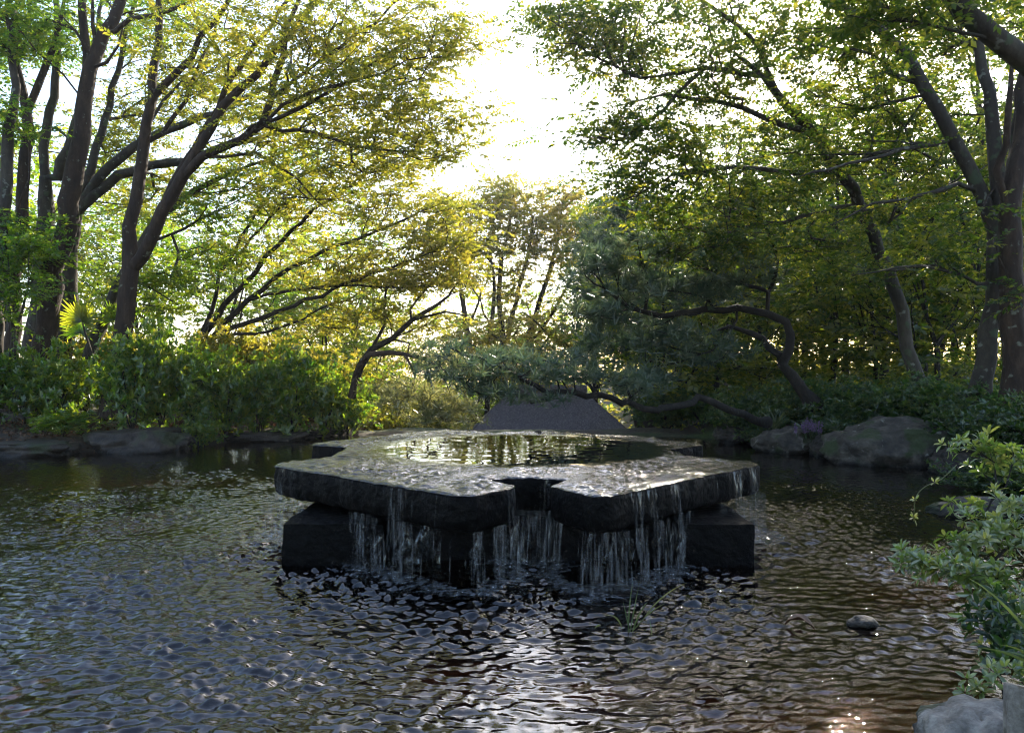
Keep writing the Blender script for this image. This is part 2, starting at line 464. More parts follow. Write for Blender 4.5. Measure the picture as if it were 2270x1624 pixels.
def outline(step=.03, jit=.012):
    P, A = [], []
    n = len(OUT)
    for k in range(n):
        x0, y0, a0 = OUT[k]
        x1, y1, a1 = OUT[(k + 1) % n]
        if k == n - 1: a1 += 360
        m = max(2, int(math.hypot(x1 - x0, y1 - y0) / step))
        for s in np.arange(m) / m:
            P.append((x0 + (x1 - x0) * s, y0 + (y1 - y0) * s)); A.append(a0 + (a1 - a0) * s)
    P = np.array(P); A = np.array(A)
    k = np.arange(len(P))
    nz = np.array([mnoise.noise(Vector((p[0] * 4, p[1] * 4, 3.3))) for p in P])
    nz2 = np.array([mnoise.noise(Vector((p[0] * 11, p[1] * 11, 7.3))) for p in P])
    t = np.roll(P, -1, 0) - np.roll(P, 1, 0)
    t /= np.linalg.norm(t, axis=1)[:, None]
    nrm = np.stack([t[:, 1], -t[:, 0]], 1)
    Ps = (np.roll(P, 1, 0) + 2 * P + np.roll(P, -1, 0)) / 4
    return Ps + nrm * (nz * .03 + nz2 * jit)[:, None], nrm, R(1) * A


OP, ON, OA = outline()


def fill_outline(ring, step, margin):
    """Triangles filling a closed outline, with inner points about `step` apart."""
    from mathutils.geometry import delaunay_2d_cdt
    n = len(ring)
    lo, hi = ring.min(0), ring.max(0)
    gx, gy = np.meshgrid(np.arange(lo[0], hi[0], step), np.arange(lo[1], hi[1], step * .87))
    gx = gx + (np.arange(gx.shape[0])[:, None] % 2) * step / 2
    g = np.column_stack([gx.ravel(), gy.ravel()])
    inside = np.zeros(len(g), bool); dist = np.full(len(g), 1e9)
    for k in range(n):
        a, b = ring[k], ring[(k + 1) % n]
        c = ((a[1] > g[:, 1]) != (b[1] > g[:, 1])) & (g[:, 0] < (b[0] - a[0]) * (g[:, 1] - a[1]) / (b[1] - a[1] + 1e-12) + a[0])
        inside ^= c
        dist = np.minimum(dist, np.hypot(g[:, 0] - a[0], g[:, 1] - a[1]))
    g = g[inside & (dist > margin)]
    allp = np.vstack([ring, g])
    vv, ee, ff, *_ = delaunay_2d_cdt([Vector(p) for p in allp], [(k, (k + 1) % n) for k in range(n)], [], 1, 1e-6)
    vv = np.array([tuple(v) for v in vv]); ff = np.array([f for f in ff if len(f) == 3])
    a, b, c = vv[ff[:, 0]], vv[ff[:, 1]], vv[ff[:, 2]]
    cr = (b[:, 0] - a[:, 0]) * (c[:, 1] - a[:, 1]) - (b[:, 1] - a[:, 1]) * (c[:, 0] - a[:, 0])
    ff[cr < 0] = ff[cr < 0][:, ::-1]
    return vv, ff


def table_bottom(x, y):
    return .41 + .03 * np.sin(2.2 * x) * np.sin(1.9 * y)


def stone_table():
    root = empty("stone_water_table", (0, 8.2, 0), label="big black stone water table with notched rim, brimming over in the pond", cat="fountain")
    org = (0, 8.2, 0)
    n = len(OP)
    mb = MB()
    rings = []
    prof = [(-.10, 0.0), (-.02, -.002), (-.004, -.010), (.0, -.028), (.006, -.09), (.0, -.16), (-.004, -.225), (-.03, -.262), (-.10, -.272), (-.6, -.26)]
    for j, (off, dz) in enumerate(prof):
        nz = np.array([mnoise.noise(Vector((p[0] * 5, p[1] * 5, dz * 14))) for p in OP])
        nz2 = np.array([mnoise.noise(Vector((p[0] * 13 + 9, p[1] * 13, dz * 30))) for p in OP])
        amp = .0 if j < 2 else (.008 if j == 2 else .016)
        o = off + amp * nz + amp * .5 * nz2
        XY = OP + ON * o[:, None]
        Z = np.full(n, ZT + dz) + (.012 * nz2 if 2 < j < 8 else 0)
        rings.append(np.column_stack([XY, Z]))
    V = np.concatenate(rings)
    i = np.arange(len(rings) - 1)[:, None] * n
    k = np.arange(n)[None]; k2 = (k + 1) % n
    Q = np.stack([i + k, i + n + k, i + n + k2, i + k2], -1).reshape(-1, 4)
    mb.add(V, Q)
    for ring, dz, flip in ((rings[0], -.0, 0), (rings[-3], 0, 1)):
        P2, T2 = fill_outline(ring[:, :2], .14, .05)
        mb.add(np.column_stack([P2, np.full(len(P2), ring[:, 2].mean())]), T=T2[:, ::-1] if flip else T2)
    mb.build("table_top", M['wet_stone'], root, origin=org)

    def block(name, x0, x1, y0, y1, z0, z1, seed, amp=.02):
        nx, ny, nz = max(3, int((x1 - x0) / .06)), max(3, int((y1 - y0) / .08)), 8
        m = MB()
        def face(u, v, fn):
            U, W = np.meshgrid(np.linspace(0, 1, u), np.linspace(0, 1, v))
            P = fn(U, W).reshape(-1, 3)
            # soften box corners, then roughen
            c = np.array([(x0 + x1) / 2, (y0 + y1) / 2, (z0 + z1) / 2]); h = np.array([(x1 - x0) / 2, (y1 - y0) / 2, (z1 - z0) / 2])
            r = .045
            q = P - c
            inn = np.clip(q, -(h - r), h - r)
            dd = q - inn
            ln = np.linalg.norm(dd, axis=1)[:, None] + 1e-9
            P = c + inn + dd / ln * np.minimum(ln, r)
            dn = dd / ln
            nn = np.array([mnoise.fractal(Vector((p[0] * 2.3 + seed, p[1] * 2.3, p[2] * 3.5)), 1.0, 2.0, 4) for p in P])
            P = P + dn * (nn * amp)[:, None]
            i = np.arange(v - 1)[:, None] * u + np.arange(u - 1)[None]
            m.add(P, np.stack([i, i + 1, i + u + 1, i + u], -1).reshape(-1, 4))
        L = lambda a, b, t: a + (b - a) * t
        face(nx, nz, lambda U, W: np.stack([L(x0, x1, U), np.full_like(U, y0), L(z0, z1, W)], -1))
        face(nx, nz, lambda U, W: np.stack([L(x1, x0, U), np.full_like(U, y1), L(z0, z1, W)], -1))
        face(ny, nz, lambda U, W: np.stack([np.full_like(U, x0), L(y1, y0, U), L(z0, z1, W)], -1))
        face(ny, nz, lambda U, W: np.stack([np.full_like(U, x1), L(y0, y1, U), L(z0, z1, W)], -1))
        face(nx, ny, lambda U, W: np.stack([L(x0, x1, U), L(y0, y1, W), np.full_like(U, z1)], -1))
        return m.build(name, M['wet_stone'], root, origin=org)
    block("base_block", -1.86, -1.02, 6.34, 7.5, -.45, .345, 1.3)
    block("base_block", -1.00, .30, 6.52, 7.7, -.45, .375, 4.1, .03)
    block("base_block", .32, 1.30, 6.50, 7.7, -.45, .37, 7.7, .03)
    block("base_block", 1.32, 1.96, 6.30, 7.35, -.45, .35, 9.2)
    block("base_block", -1.35, -.1, 7.75, 10.3, -.45, .40, 2.2)
    block("base_block", -.08, 1.45, 7.75, 10.3, -.45, .40, 5.2)
    return root


stone_table()


def film():
    """The sheet of water lying on the table: smooth pool in the middle, running over the rim."""
    PX, PY, PA, PB = 0.05, 8.85, 1.62, 1.72
    edge = OP + ON * .004
    P2, T2 = fill_outline(edge, .026, .014)
    x, y = P2[:, 0], P2[:, 1]
    d = np.full(len(x), 1e9)
    for p in edge: d = np.minimum(d, np.hypot(x - p[0], y - p[1]))
    e = np.sqrt(((x - PX) / PA) ** 2 + ((y - PY) / PB) ** 2)
    amp = sst((e - .88) / .3)
    r = np.random.default_rng(12)
    rip = np.zeros(len(x))
    wx = .12 * np.sin(3.1 * y + 1) + .07 * np.sin(7.3 * x - 2 * y); wy = .12 * np.sin(2.7 * x) + .07 * np.sin(6.1 * y + 3 * x)
    for q in range(30):
        lam = math.exp(r.uniform(math.log(.065), math.log(.22))); th = r.uniform(0, 6.283)
        patch = .5 + .5 * np.sin(r.uniform(2, 5) * x + r.uniform(-5, 5) * y + r.uniform(0, 6))
        rip += r.uniform(.6, 1.2) * lam / 6.283 * np.sin(6.283 / lam * (math.cos(th) * (x + wx) + math.sin(th) * (y + wy)) + r.uniform(0, 6.28)) * patch
    calm = np.zeros(len(x))
    for q in range(8):
        lam = r.uniform(.16, .5); th = r.normal(-math.pi / 2, .5)
        calm += lam / 6.283 * np.sin(6.283 / lam * (math.cos(th) * x + math.sin(th) * y) + r.uniform(0, 6.28))
    z = ZT + .012 - .020 * sst((.4 - d) / .4) * 0 + (.15 * rip * amp + .0032 * calm * (1 - amp)) * (.3 + .7 * sst(d / .12))
    z -= .012 * sst((.02 - d) / .02)
    mb = MB(); mb.add(np.column_stack([x, y, z]), T=T2, A=amp)
    o = mb.build("water_film", M['film'], attr=True)
    tag(o, "thin sheet of water sliding over the black stone table", "water", kind='stuff')


film()


def pond_water():
    xs = np.arange(-11.6, 7.4, .016)
    ys = [2.4]
    while ys[-1] < 19.3:
        ys.append(ys[-1] + .0105 + .0042 * max(0, ys[-1] - 4.8))
    ys = np.array(ys)
    X, Y = np.meshgrid(xs, ys)
    r = np.random.default_rng(3)
    # distance to the table rim drives how choppy the water is
    d = np.full(X.shape, 1e9)
    for p in OP[::6]:
        d = np.minimum(d, np.hypot(X - p[0], Y - p[1]))
    amp = .62 + .75 * np.exp(-np.maximum(d, 0) / 2.2)
    amp *= 1 - .5 * sst((Y - 9.5) / 5)
    wx = .35 * np.sin(.9 * X + .4 * Y) + .25 * np.sin(1.7 * Y - .6 * X + 2) + .06 * np.sin(5.1 * X + 3.3 * Y)
    wy = .35 * np.sin(.8 * Y - .5 * X + 1) + .2 * np.sin(2.1 * X + .7) + .06 * np.sin(4.3 * Y - 2.9 * X)
    Z = np.zeros_like(X)
    # wave trains spreading from points along the rim where the water falls
    src = [(-.9, 5.9), (.65, 5.5), (1.6, 6.5), (-1.9, 6.9), (2.4, 7.3), (.1, 6.1), (-2.4, 8.6), (2.4, 9.2)]
    for (sx, sy) in src:
        q = np.hypot(X - sx + .1 * wx, Y - sy + .1 * wy)
        for lam, sl in ((.19, .08), (.115, .13), (.07, .13)):
            lam = lam * r.uniform(.85, 1.15)
            Z += sl * lam / 6.283 * np.exp(-q / (1.4 + 12 * lam)) * np.sin(2 * math.pi * q / lam + r.uniform(0, 6.28))
    # cross-running ripples: short crests, most of the slope in the shorter waves
    for k in range(60):
        lam = math.exp(r.uniform(math.log(.036), math.log(.17)))
        th = r.normal(-math.pi / 2, .72)
        kx, ky = math.cos(th) * 2 * math.pi / lam, math.sin(th) * 2 * math.pi / lam
        patch = .5 + .5 * np.sin(r.uniform(.8, 2.6) * X + r.uniform(-2.6, 2.6) * Y + r.uniform(0, 6)) * np.sin(r.uniform(.8, 2.4) * Y + r.uniform(0, 6))
        Z += r.uniform(.6, 1.2) * .072 * lam / 6.283 * np.sin(kx * (X + wx * .34) + ky * (Y + wy * .34) + r.uniform(0, 6.28)) * patch * 1.5
    swell = .5 + .5 * np.sin(1.9 * X + 1.7 * np.sin(1.1 * Y + .5)) * np.sin(1.6 * Y + 1.9 * np.sin(.9 * X + 2)) + .25 * np.sin(4.3 * X - 3.1 * Y + 1.5 * np.sin(2.2 * Y))
    Z *= amp * (.4 + .95 * np.clip(swell, 0, 1.2))
    Z += .002 * np.sin(17 * X + 4 * np.sin(1.3 * Y)) * np.sin(21 * Y + 3 * np.sin(1.1 * X)) * np.exp(-d / .5)
    s = pond_sd(X, Y)
    ny, nx = X.shape
    keep = (s < .4)
    kc = keep[:-1, :-1] | keep[1:, 1:]
    i = np.arange(ny - 1)[:, None] * nx + np.arange(nx - 1)[None]
    Q = np.stack([i, i + 1, i + nx + 1, i + nx], -1)[kc]
    used = np.unique(Q)
    remap = np.zeros(nx * ny, int); remap[used] = np.arange(len(used))
    mb = MB(); mb.add(np.stack([X, Y, Z], -1).reshape(-1, 3)[used], remap[Q], A=1.0)
    o = mb.build("pond_water", M['pond'], attr=True)
    tag(o, kind='structure')


pond_water()


def falls():
    """Thin sheets and strands running off the rim, and the broken water they make below."""
    r = np.random.default_rng(8)
    mb, fb = MB(), MB()
    n = len(OP)
    front = [k for k in range(n) if OP[k, 1] < 7.75]
    heavy = [((.66, 5.56), .14, 1.0), ((-.05, 6.05), .35, .5), ((-.5, 5.7), .4, .45), ((1.1, 6.0), .4, .6), ((-1.05, 6.2), .25, .7), ((1.75, 6.8), .3, .6), ((2.28, 7.4), .22, .9), ((-2.15, 7.25), .3, .9), ((.2, 6.45), .3, .6)]

    def flow(p):
        return .04 + max(a * math.exp(-((p[0] - c[0]) ** 2 + (p[1] - c[1]) ** 2) / (2 * s * s)) for c, s, a in heavy)
    # sheets: hang from the lower lip in short lengths, wavering as they fall
    for rep_ in range(2):
        k0 = 0
        while k0 < len(front) - 1:
            m = int(r.integers(3, 9))
            seg = [k for k in front[k0:k0 + m]]
            k0 += m
            if len(seg) < 3 or any(b - a != 1 for a, b in zip(seg, seg[1:])): continue
            if r.random() > .06 + .78 * flow(OP[seg[len(seg) // 2]]): continue
            top = ZT - .005 if r.random() < .22 else .43
            zz = np.linspace(top, .0, 14)
            fall = ZT - zz
            out = r.uniform(.02, .08)
            B, Nn = OP[seg], ON[seg]
            s1 = np.linspace(0, 1, len(seg) * 2)
            B = np.column_stack([np.interp(s1, np.linspace(0, 1, len(seg)), B[:, q]) for q in range(2)])
            Nn = np.column_stack([np.interp(s1, np.linspace(0, 1, len(seg)), Nn[:, q]) for q in range(2)])
            nu = len(s1)
            ph = r.uniform(0, 6.28)
            off = .012 + out * np.sqrt(fall / .68)[:, None] + .008 * np.sin(9 * s1[None] * len(seg) / 6 + 7 * fall[:, None] + ph)
            pin = 1 - .25 * (fall / .68)[:, None] * r.uniform(0, 1)
            c = B.mean(0)
            XY = c + (B[None] - c) * pin[..., None] + Nn[None] * off[..., None]
            V = np.concatenate([XY, np.broadcast_to(zz[:, None, None], (14, nu, 1))], -1).reshape(-1, 3)
            i = np.arange(13)[:, None] * nu + np.arange(nu - 1)[None]
            mb.add(V, np.stack([i, i + 1, i + nu + 1, i + nu], -1).reshape(-1, 4))
    # single strands and running drops
    for k in front:
        for q in range(r.poisson(.22 * flow(OP[k]))):
            out = r.uniform(.01, .09)
            hi = ZT - .01 if r.random() < .3 else r.uniform(.1, .42)
            zz = np.linspace(hi, 0 if r.random() < .8 else hi * r.uniform(.2, .7), 9)
            off = .012 + out * np.sqrt((ZT - zz) / .68)
            x = OP[k, 0] + ON[k, 0] * off + np.cumsum(r.normal(0, .003, 9)); y = OP[k, 1] + ON[k, 1] * off + np.cumsum(r.normal(0, .003, 9))
            V, Q = tube(np.column_stack([x, y, zz]), r.uniform(.0012, .004, 9), 4)
            mb.add(V, Q)
    # water sheeting down the faces of the base blocks
    for q in range(26):
        x0 = r.choice([r.uniform(-1.05, 1.35), r.normal(-.95, .1), r.normal(.25, .2), r.normal(1.1, .12)])
        yf = 6.44 if -1.0 < x0 < 1.3 else 6.27
        wv, zt = r.uniform(.03, .12), r.uniform(.2, .37)
        nu = 6
        U, W = np.meshgrid(np.linspace(-1, 1, nu), np.linspace(0, 1, 10))
        X = x0 + U * wv * (.5 + .5 * np.sin(2.2 * W + q)) + .02 * np.sin(6 * W + q)
        V = np.stack([X, yf - .03 - .02 * np.sin(5 * W + U * 2 + q), zt * (1 - W) + .0 * U], -1).reshape(-1, 3)
        i = np.arange(9)[:, None] * nu + np.arange(nu - 1)[None]
        mb.add(V, np.stack([i, i + 1, i + nu + 1, i + nu], -1).reshape(-1, 4))
    o = mb.build("falling_water", M['strand'])
    tag(o, "thin see-through sheets of water falling from the rim of the stone table", "water", kind='stuff')
    # broken water: a churned, lumpy skin along the foot of the falls, thinning outward, and fine drops above it
    xs = np.arange(-2.75, 2.75, .022); ys = np.arange(4.9, 7.9, .022)
    X, Y = np.meshgrid(xs, ys)
    dl = np.full(X.shape, 1e9)
    for k in front:
        p = OP[k] + ON[k] * .05
        dl = np.minimum(dl, np.hypot(X - p[0], (Y - p[1]) * 1.0) / (.35 + .9 * flow(OP[k])))
    nz = np.array([mnoise.fractal(Vector((a * 7, b * 9, 1.7)), 1.0, 2.0, 4) for a, b in zip(X.ravel(), Y.ravel())]).reshape(X.shape)
    keep = (dl + .14 * nz < .18) & ~((np.abs(X) < 1.9) & (Y > 6.5))
    Z = .010 + .016 * np.clip(1 - dl / .25, 0, 1) * (.5 + nz) + .006 * nz
    ny, nx = X.shape
    kc = keep[:-1, :-1] & keep[1:, 1:] & keep[1:, :-1] & keep[:-1, 1:]
    i = (np.arange(ny - 1)[:, None] * nx + np.arange(nx - 1)[None])
    Q = np.stack([i, i + 1, i + nx + 1, i + nx], -1)[kc]
    used = np.unique(Q); rm = np.zeros(nx * ny, int); rm[used] = np.arange(len(used))
    fb.add(np.stack([X, Y, Z], -1).reshape(-1, 3)[used], rm[Q])
    for k in front:
        for q in range(r.poisson(1.6 * flow(OP[k]))):
            c = np.array([OP[k, 0] + ON[k, 0] * .06 + r.normal(0, .07), OP[k, 1] + ON[k, 1] * .06 + r.normal(0, .07), abs(r.normal(0, .06)) + .01])
            s_ = r.uniform(.0012, .0035)
            O = np.array([(1, 0, 0), (-1, 0, 0), (0, 1, 0), (0, -1, 0), (0, 0, 1.7), (0, 0, -1.7)]) * s_ + c
            fb.add(O, T=[(0, 2, 4), (2, 1, 4), (1, 3, 4), (3, 0, 4), (2, 0, 5), (1, 2, 5), (3, 1, 5), (0, 3, 5)])
    o = fb.build("water_splash", M['foam'])
    tag(o, "white broken water and drops at the foot of the falls", "water", kind='stuff')


falls()

# ------------------------------------------------------------------ leaf sprays
LEAF4 = np.array([(0, 0, 0), (.48, .27, .05), (1, 0, -.06), (.45, -.27, .05)])
LEAF6V = np.array([(0, 0, 0), (.35, .17, .06), (.75, .15, .05), (1, 0, -.05), (.75, -.15, .05), (.35, -.17, .06), (.4, 0, 0), (.75, 0, 0)])
LEAF6Q = np.array([(0, 6, 1, 1), (6, 7, 2, 1), (7, 3, 2, 2), (0, 5, 6, 6), (6, 5, 4, 7), (7, 4, 3, 3)])


def rotm(yaw, pitch, roll):
    cy_, sy, cp, sp, cr, sr = np.cos(yaw), np.sin(yaw), np.cos(pitch), np.sin(pitch), np.cos(roll), np.sin(roll)
    z = np.zeros_like(cy_); o = np.ones_like(cy_)
    Rz = np.stack([cy_, -sy, z, sy, cy_, z, z, z, o], -1).reshape(-1, 3, 3)
    Ry = np.stack([cp, z, sp, z, o, z, -sp, z, cp], -1).reshape(-1, 3, 3)
    Rx = np.stack([o, z, z, z, cr, -sr, z, sr, cr], -1).reshape(-1, 3, 3)
    return Rz @ Ry @ Rx


def spray_template(kind, r, n=13, length=.42, leaf=.1):
    """Leaves (n,4,3) of one twig; flat for broad leaves, radial for rosettes and needles."""
    if kind == 'flat':
        s = np.linspace(.08, 1, n) * length
        side = np.where(np.arange(n) % 2, 1, -1)
        yaw = side * r.uniform(.55, 1.15, n); yaw[-1] = 0
        Rm = rotm(yaw, r.normal(.18, .25, n), r.normal(0, .45, n))
        L = leaf * r.uniform(.7, 1.2, n)
        P = np.einsum('nij,kj->nki', Rm, LEAF4) * L[:, None, None]
        P[:, :, 0] += s[:, None]
        P[:, :, 2] -= (.12 * (s / length) ** 2 * length)[:, None]
        return P
    if kind == 'rosette':
        yaw = np.arange(n) * 2.4 + r.uniform(0, 1, n)
        pit = -r.uniform(.0, 1.0, n)
        Rm = rotm(yaw, pit, r.normal(0, .3, n))
        L = leaf * r.uniform(.7, 1.15, n)
        return np.einsum('nij,kj->nki', Rm, LEAF4 * np.array([1, .8, 1])) * L[:, None, None]
    if kind == 'needle':
        ND = np.array([(0, .045, 0), (0, -.045, 0), (1, -.02, 0), (1, .02, 0)])
        yaw = r.uniform(0, 6.283, n); pit = -r.uniform(-.35, 1.25, n)
        Rm = rotm(yaw, pit, r.uniform(0, 3, n))
        L = leaf * r.uniform(.75, 1.1, n)
        P = np.einsum('nij,kj->nki', Rm, ND) * L[:, None, None]
        P[:, :, 2] += r.uniform(-.3, .3, n)[:, None] * leaf
        return P


def scatter_sprays(mb, pos, tmpl, r, tilt=.3, scale=(.65, 1.35), tint_c=None, tint_leaf=.22, yaw=None):
    """Place templates (list) at pos (n,3); every leaf gets its own tint."""
    n = len(pos)
    pick = r.integers(0, len(tmpl), n)
    for k, t in enumerate(tmpl):
        idx = np.where(pick == k)[0]
        if not len(idx): continue
        m = len(idx)
        yw = r.uniform(0, 6.283, m) if yaw is None else yaw[idx]
        Rm = rotm(yw, r.normal(0, tilt, m), r.normal(0, tilt, m))
        sc = r.uniform(scale[0], scale[1], m)
        P = np.einsum('mij,nkj->mnki', Rm, t) * sc[:, None, None, None] + pos[idx][:, None, None, :]
        nl = m * t.shape[0]
        tc = (np.full(m, .5) if tint_c is None else tint_c[idx])
        tv = np.repeat(np.clip(np.repeat(tc, t.shape[0]) + r.normal(0, tint_leaf, nl), 0, 1), 4)
        mb.add(P.reshape(-1, 3), np.arange(nl * 4).reshape(-1, 4), A=tv)


# ------------------------------------------------------------------ trees
class Tree:
    def __init__(self, seed, step=.35):
        self.r = np.random.default_rng(seed)
        self.step = step
        self.P = np.zeros((60000, 3)); self.par = np.full(60000, -1); self.R0 = np.zeros(60000); self.n = 0
        self.grab = np.ones(60000, bool)
        self.tips = []

    def node(self, p, par, r0=0, grab=True):
        i = self.n
        self.P[i] = p; self.par[i] = par; self.R0[i] = r0; self.grab[i] = grab
        self.n += 1
        return i

    def limb(self, pts, wob=.03, bare=0.0, thin=.87):
        """pts: rows x, y, z, radius. The first limb is the trunk; later ones spring from the nearest node.
        bare: share of the limb, from its foot, on which no twigs start."""
        Q = smooth_path(np.asarray(pts, float), self.step)
        Q[:, 3] *= thin
        if self.n == 0:
            last, k0 = -1, 0
        else:
            d = np.linalg.norm(self.P[:self.n] - Q[0, :3], axis=1)
            last = int(d.argmin()); k0 = 1 if d[last] < self.step else 0
            if self.R0[last] > 0: Q[:, 3] = np.minimum(Q[:, 3], self.R0[last] * .95)
        for k in range(k0, len(Q)):
            j = self.r.normal(0, wob, 3) * (0 if k == 0 else 1)
            last = self.node(Q[k, :3] + j, last, Q[k, 3], k / len(Q) >= bare)
        return last

    def grow(self, cl, upw=.6, sag=.0, jit=.05, near=None):
        """Connect each cluster centre to the nearest wood by a curved branch."""
        cl = np.asarray(cl)
        g = np.where(self.grab[:self.n])[0]
        d0 = np.array([np.min(np.linalg.norm(self.P[g] - c, axis=1)) for c in cl])
        for c in cl[np.argsort(d0)]:
            g = np.where(self.grab[:self.n])[0]
            v = c - self.P[g]
            dist = np.linalg.norm(v, axis=1)
            cost = dist + upw * np.maximum(0, -v[:, 2])
            pr = self.par[g]
            dirn = np.where((pr >= 0)[:, None], self.P[g] - self.P[np.maximum(pr, 0)], 0)
            dn = dirn / (np.linalg.norm(dirn, axis=1)[:, None] + 1e-9)
            cost = cost - .55 * np.einsum('ij,ij->i', dn, v) * (np.linalg.norm(dirn, axis=1) > 0)
            i = int(g[cost.argmin()])
            a = self.P[i]; L = np.linalg.norm(c - a)
            if L < .04:
                self.tips.append(i); continue
            pd = a - self.P[self.par[i]] if self.par[i] >= 0 else np.array([0, 0, 1.])
            pd = pd / (np.linalg.norm(pd) + 1e-9)
            b = a + pd * L * .38 + np.array([0, 0, .06 * L])
            m = max(1, int(L / self.step))
            last = i
            for s in (np.arange(m) + 1) / m:
                q = a * (1 - s) ** 2 + 2 * b * s * (1 - s) + c * s * s
                q = q + self.r.normal(0, jit, 3) * min(1, L) * (s < 1)
                q[2] -= sag * L * s * s
                last = self.node(q, last)
            self.tips.append(last)

    def wood(self, name, mat, parent, origin, tip=.006, power=.47, rmin=0.004, sides=(12, 7, 4)):
        n = self.n
        cnt = np.zeros(n)
        kids = [[] for _ in range(n)]
        for i in range(n):
            if self.par[i] >= 0: kids[self.par[i]].append(i)
        for i in range(n - 1, -1, -1):
            if not kids[i]: cnt[i] += 1
            if self.par[i] >= 0: cnt[self.par[i]] += cnt[i]
        rad = np.maximum(tip * cnt ** power, rmin)
        rad = np.where(self.R0[:n] > 0, self.R0[:n], rad)
        for i in range(n):                      # a branch is never thicker than the wood it grows from
            if self.par[i] >= 0: rad[i] = min(rad[i], rad[self.par[i]] * (1.0 if self.R0[i] > 0 else .92))
        mb = MB()
        starts = [(-1, i) for i in range(n) if self.par[i] < 0]
        while starts:
            p, i = starts.pop()
            ch = [] if p < 0 else [p]
            while True:
                ch.append(i)
                if not kids[i]: break
                ks = sorted(kids[i], key=lambda q: -rad[q])
                for q in ks[1:]: starts.append((i, q))
                i = ks[0]
            if len(ch) < 2: continue
            rr = rad[ch].copy()
            if p >= 0: rr[0] = rr[1]
            else: rr[0] *= 1.25
            rr[-1] *= .4
            big = rr.max()
            V, Q = tube(self.P[ch], rr, sides[0] if big > .09 else sides[1] if big > .025 else sides[2], .035 if big > .06 else 0)
            mb.add(V, Q)
        return mb.build(name, mat, parent, origin=origin)

    def foliage(self, name, mat, parent, origin, per=4, spread=(.3, .3, .1), kind='flat', leaf=.1, n=13, length=.42, tilt=.3, tint=.5, tvar=.15, tleaf=.2, extra=None):
        r = self.r
        t = np.array([self.P[i] for i in self.tips])
        if extra is not None: t = np.vstack([t, extra])
        pos = np.repeat(t, per, 0) + r.normal(0, 1, (len(t) * per, 3)) * np.array(spread)
        tc = np.repeat(np.clip(tint + r.normal(0, tvar, len(t)), 0, 1), per)
        tm = [spray_template(kind, r, n, length, leaf) for _ in range(6)]
        mb = MB()
        scatter_sprays(mb, pos, tm, r, tilt, tint_c=tc, tint_leaf=tleaf)
        return mb.build(name, mat, parent, smooth=False, origin=origin, attr=True)


def limb_px(rows):
    """rows of (px, py, depth, radius) -> world rows."""
    return [(*at(a, b, D), r_) for a, b, D, r_ in rows]


def pads_px(rows, r):
    """rows of (px, py, depth, half-width px, half-height px, half-depth m, count): points filling flattened crown pads."""
    out = []
    for a, b, D, rx, ry, rd, n in rows:
        c = at(a, b, D)
        u = r.normal(0, 1, (n, 3)); u /= np.linalg.norm(u, axis=1)[:, None]
        u *= r.uniform(0, 1, (n, 1)) ** (1 / 2.4)
        out.append(c + u * np.array([rx / F * D, rd, ry / F * D]))
    return np.vstack(out)


def make_tree(name, label, cat, seed, limbs, pads, bark, leafm, group=None, step=.35, tip=.006, grow={}, thin=.8, **fo):
    T = Tree(seed, step)
    for k, L in enumerate(limbs):
        rows, bare = (L if isinstance(L, tuple) else (L, .55 if k == 0 else .15))
        T.limb(limb_px(rows), bare=bare, thin=thin)
    base = T.P[0].copy()
    root = empty(name, base, label=label, cat=cat, group=group)
    T.grow(pads_px(pads, T.r), **grow)
    T.wood("trunk", M[bark], root, base, tip=tip * 1.3)
    T.foliage("crown", M[leafm], root, base, **fo)
    return root


LG = "broadleaf trees on the left bank"
make_tree("tree", "tall dark tree forking above a bark knob, second thick trunk on the left bank", "tree", 1,
          [[(82, 930, 17, .33), (104, 720, 17, .28), (138, 530, 17, .25), (160, 420, 17, .245), (168, 370, 17, .23), (180, 290, 17, .21), (190, 200, 17, .19), (215, 110, 17, .17), (250, 40, 17, .15), (285, -60, 17, .12), (330, -220, 17, .08)],
           ([(192, 195, 17, .12), (190, 120, 17.1, .115), (182, 20, 17.2, .11), (178, -90, 17.3, .08), (170, -220, 17.3, .05)], .4),
           ([(215, 120, 17, .06), (206, 60, 16.9, .055), (200, -30, 16.8, .04)], .5),
           ([(230, 90, 17, .07), (290, 45, 16.5, .06), (370, 25, 16, .05), (450, -10, 15.8, .03)], .2),
           ([(205, 165, 17, .05), (235, 135, 16.8, .045), (260, 100, 16.6, .03), (280, 50, 16.3, .02)], .3)],
          [(300, -20, 18.4, 150, 40, 1.0, 24), (50, 40, 16.6, 90, 50, .8, 40), (110, 95, 17.8, 60, 40, .8, 16), (400, 20, 17.8, 110, 50, 1, 26), (30, 110, 16.4, 60, 40, .6, 20), (280, 70, 18, 70, 40, .6, 12)],
          'bark', 'leaf_fresh', LG, per=5, spread=(.3, .3, .1), leaf=.085, n=16, tint=.45)

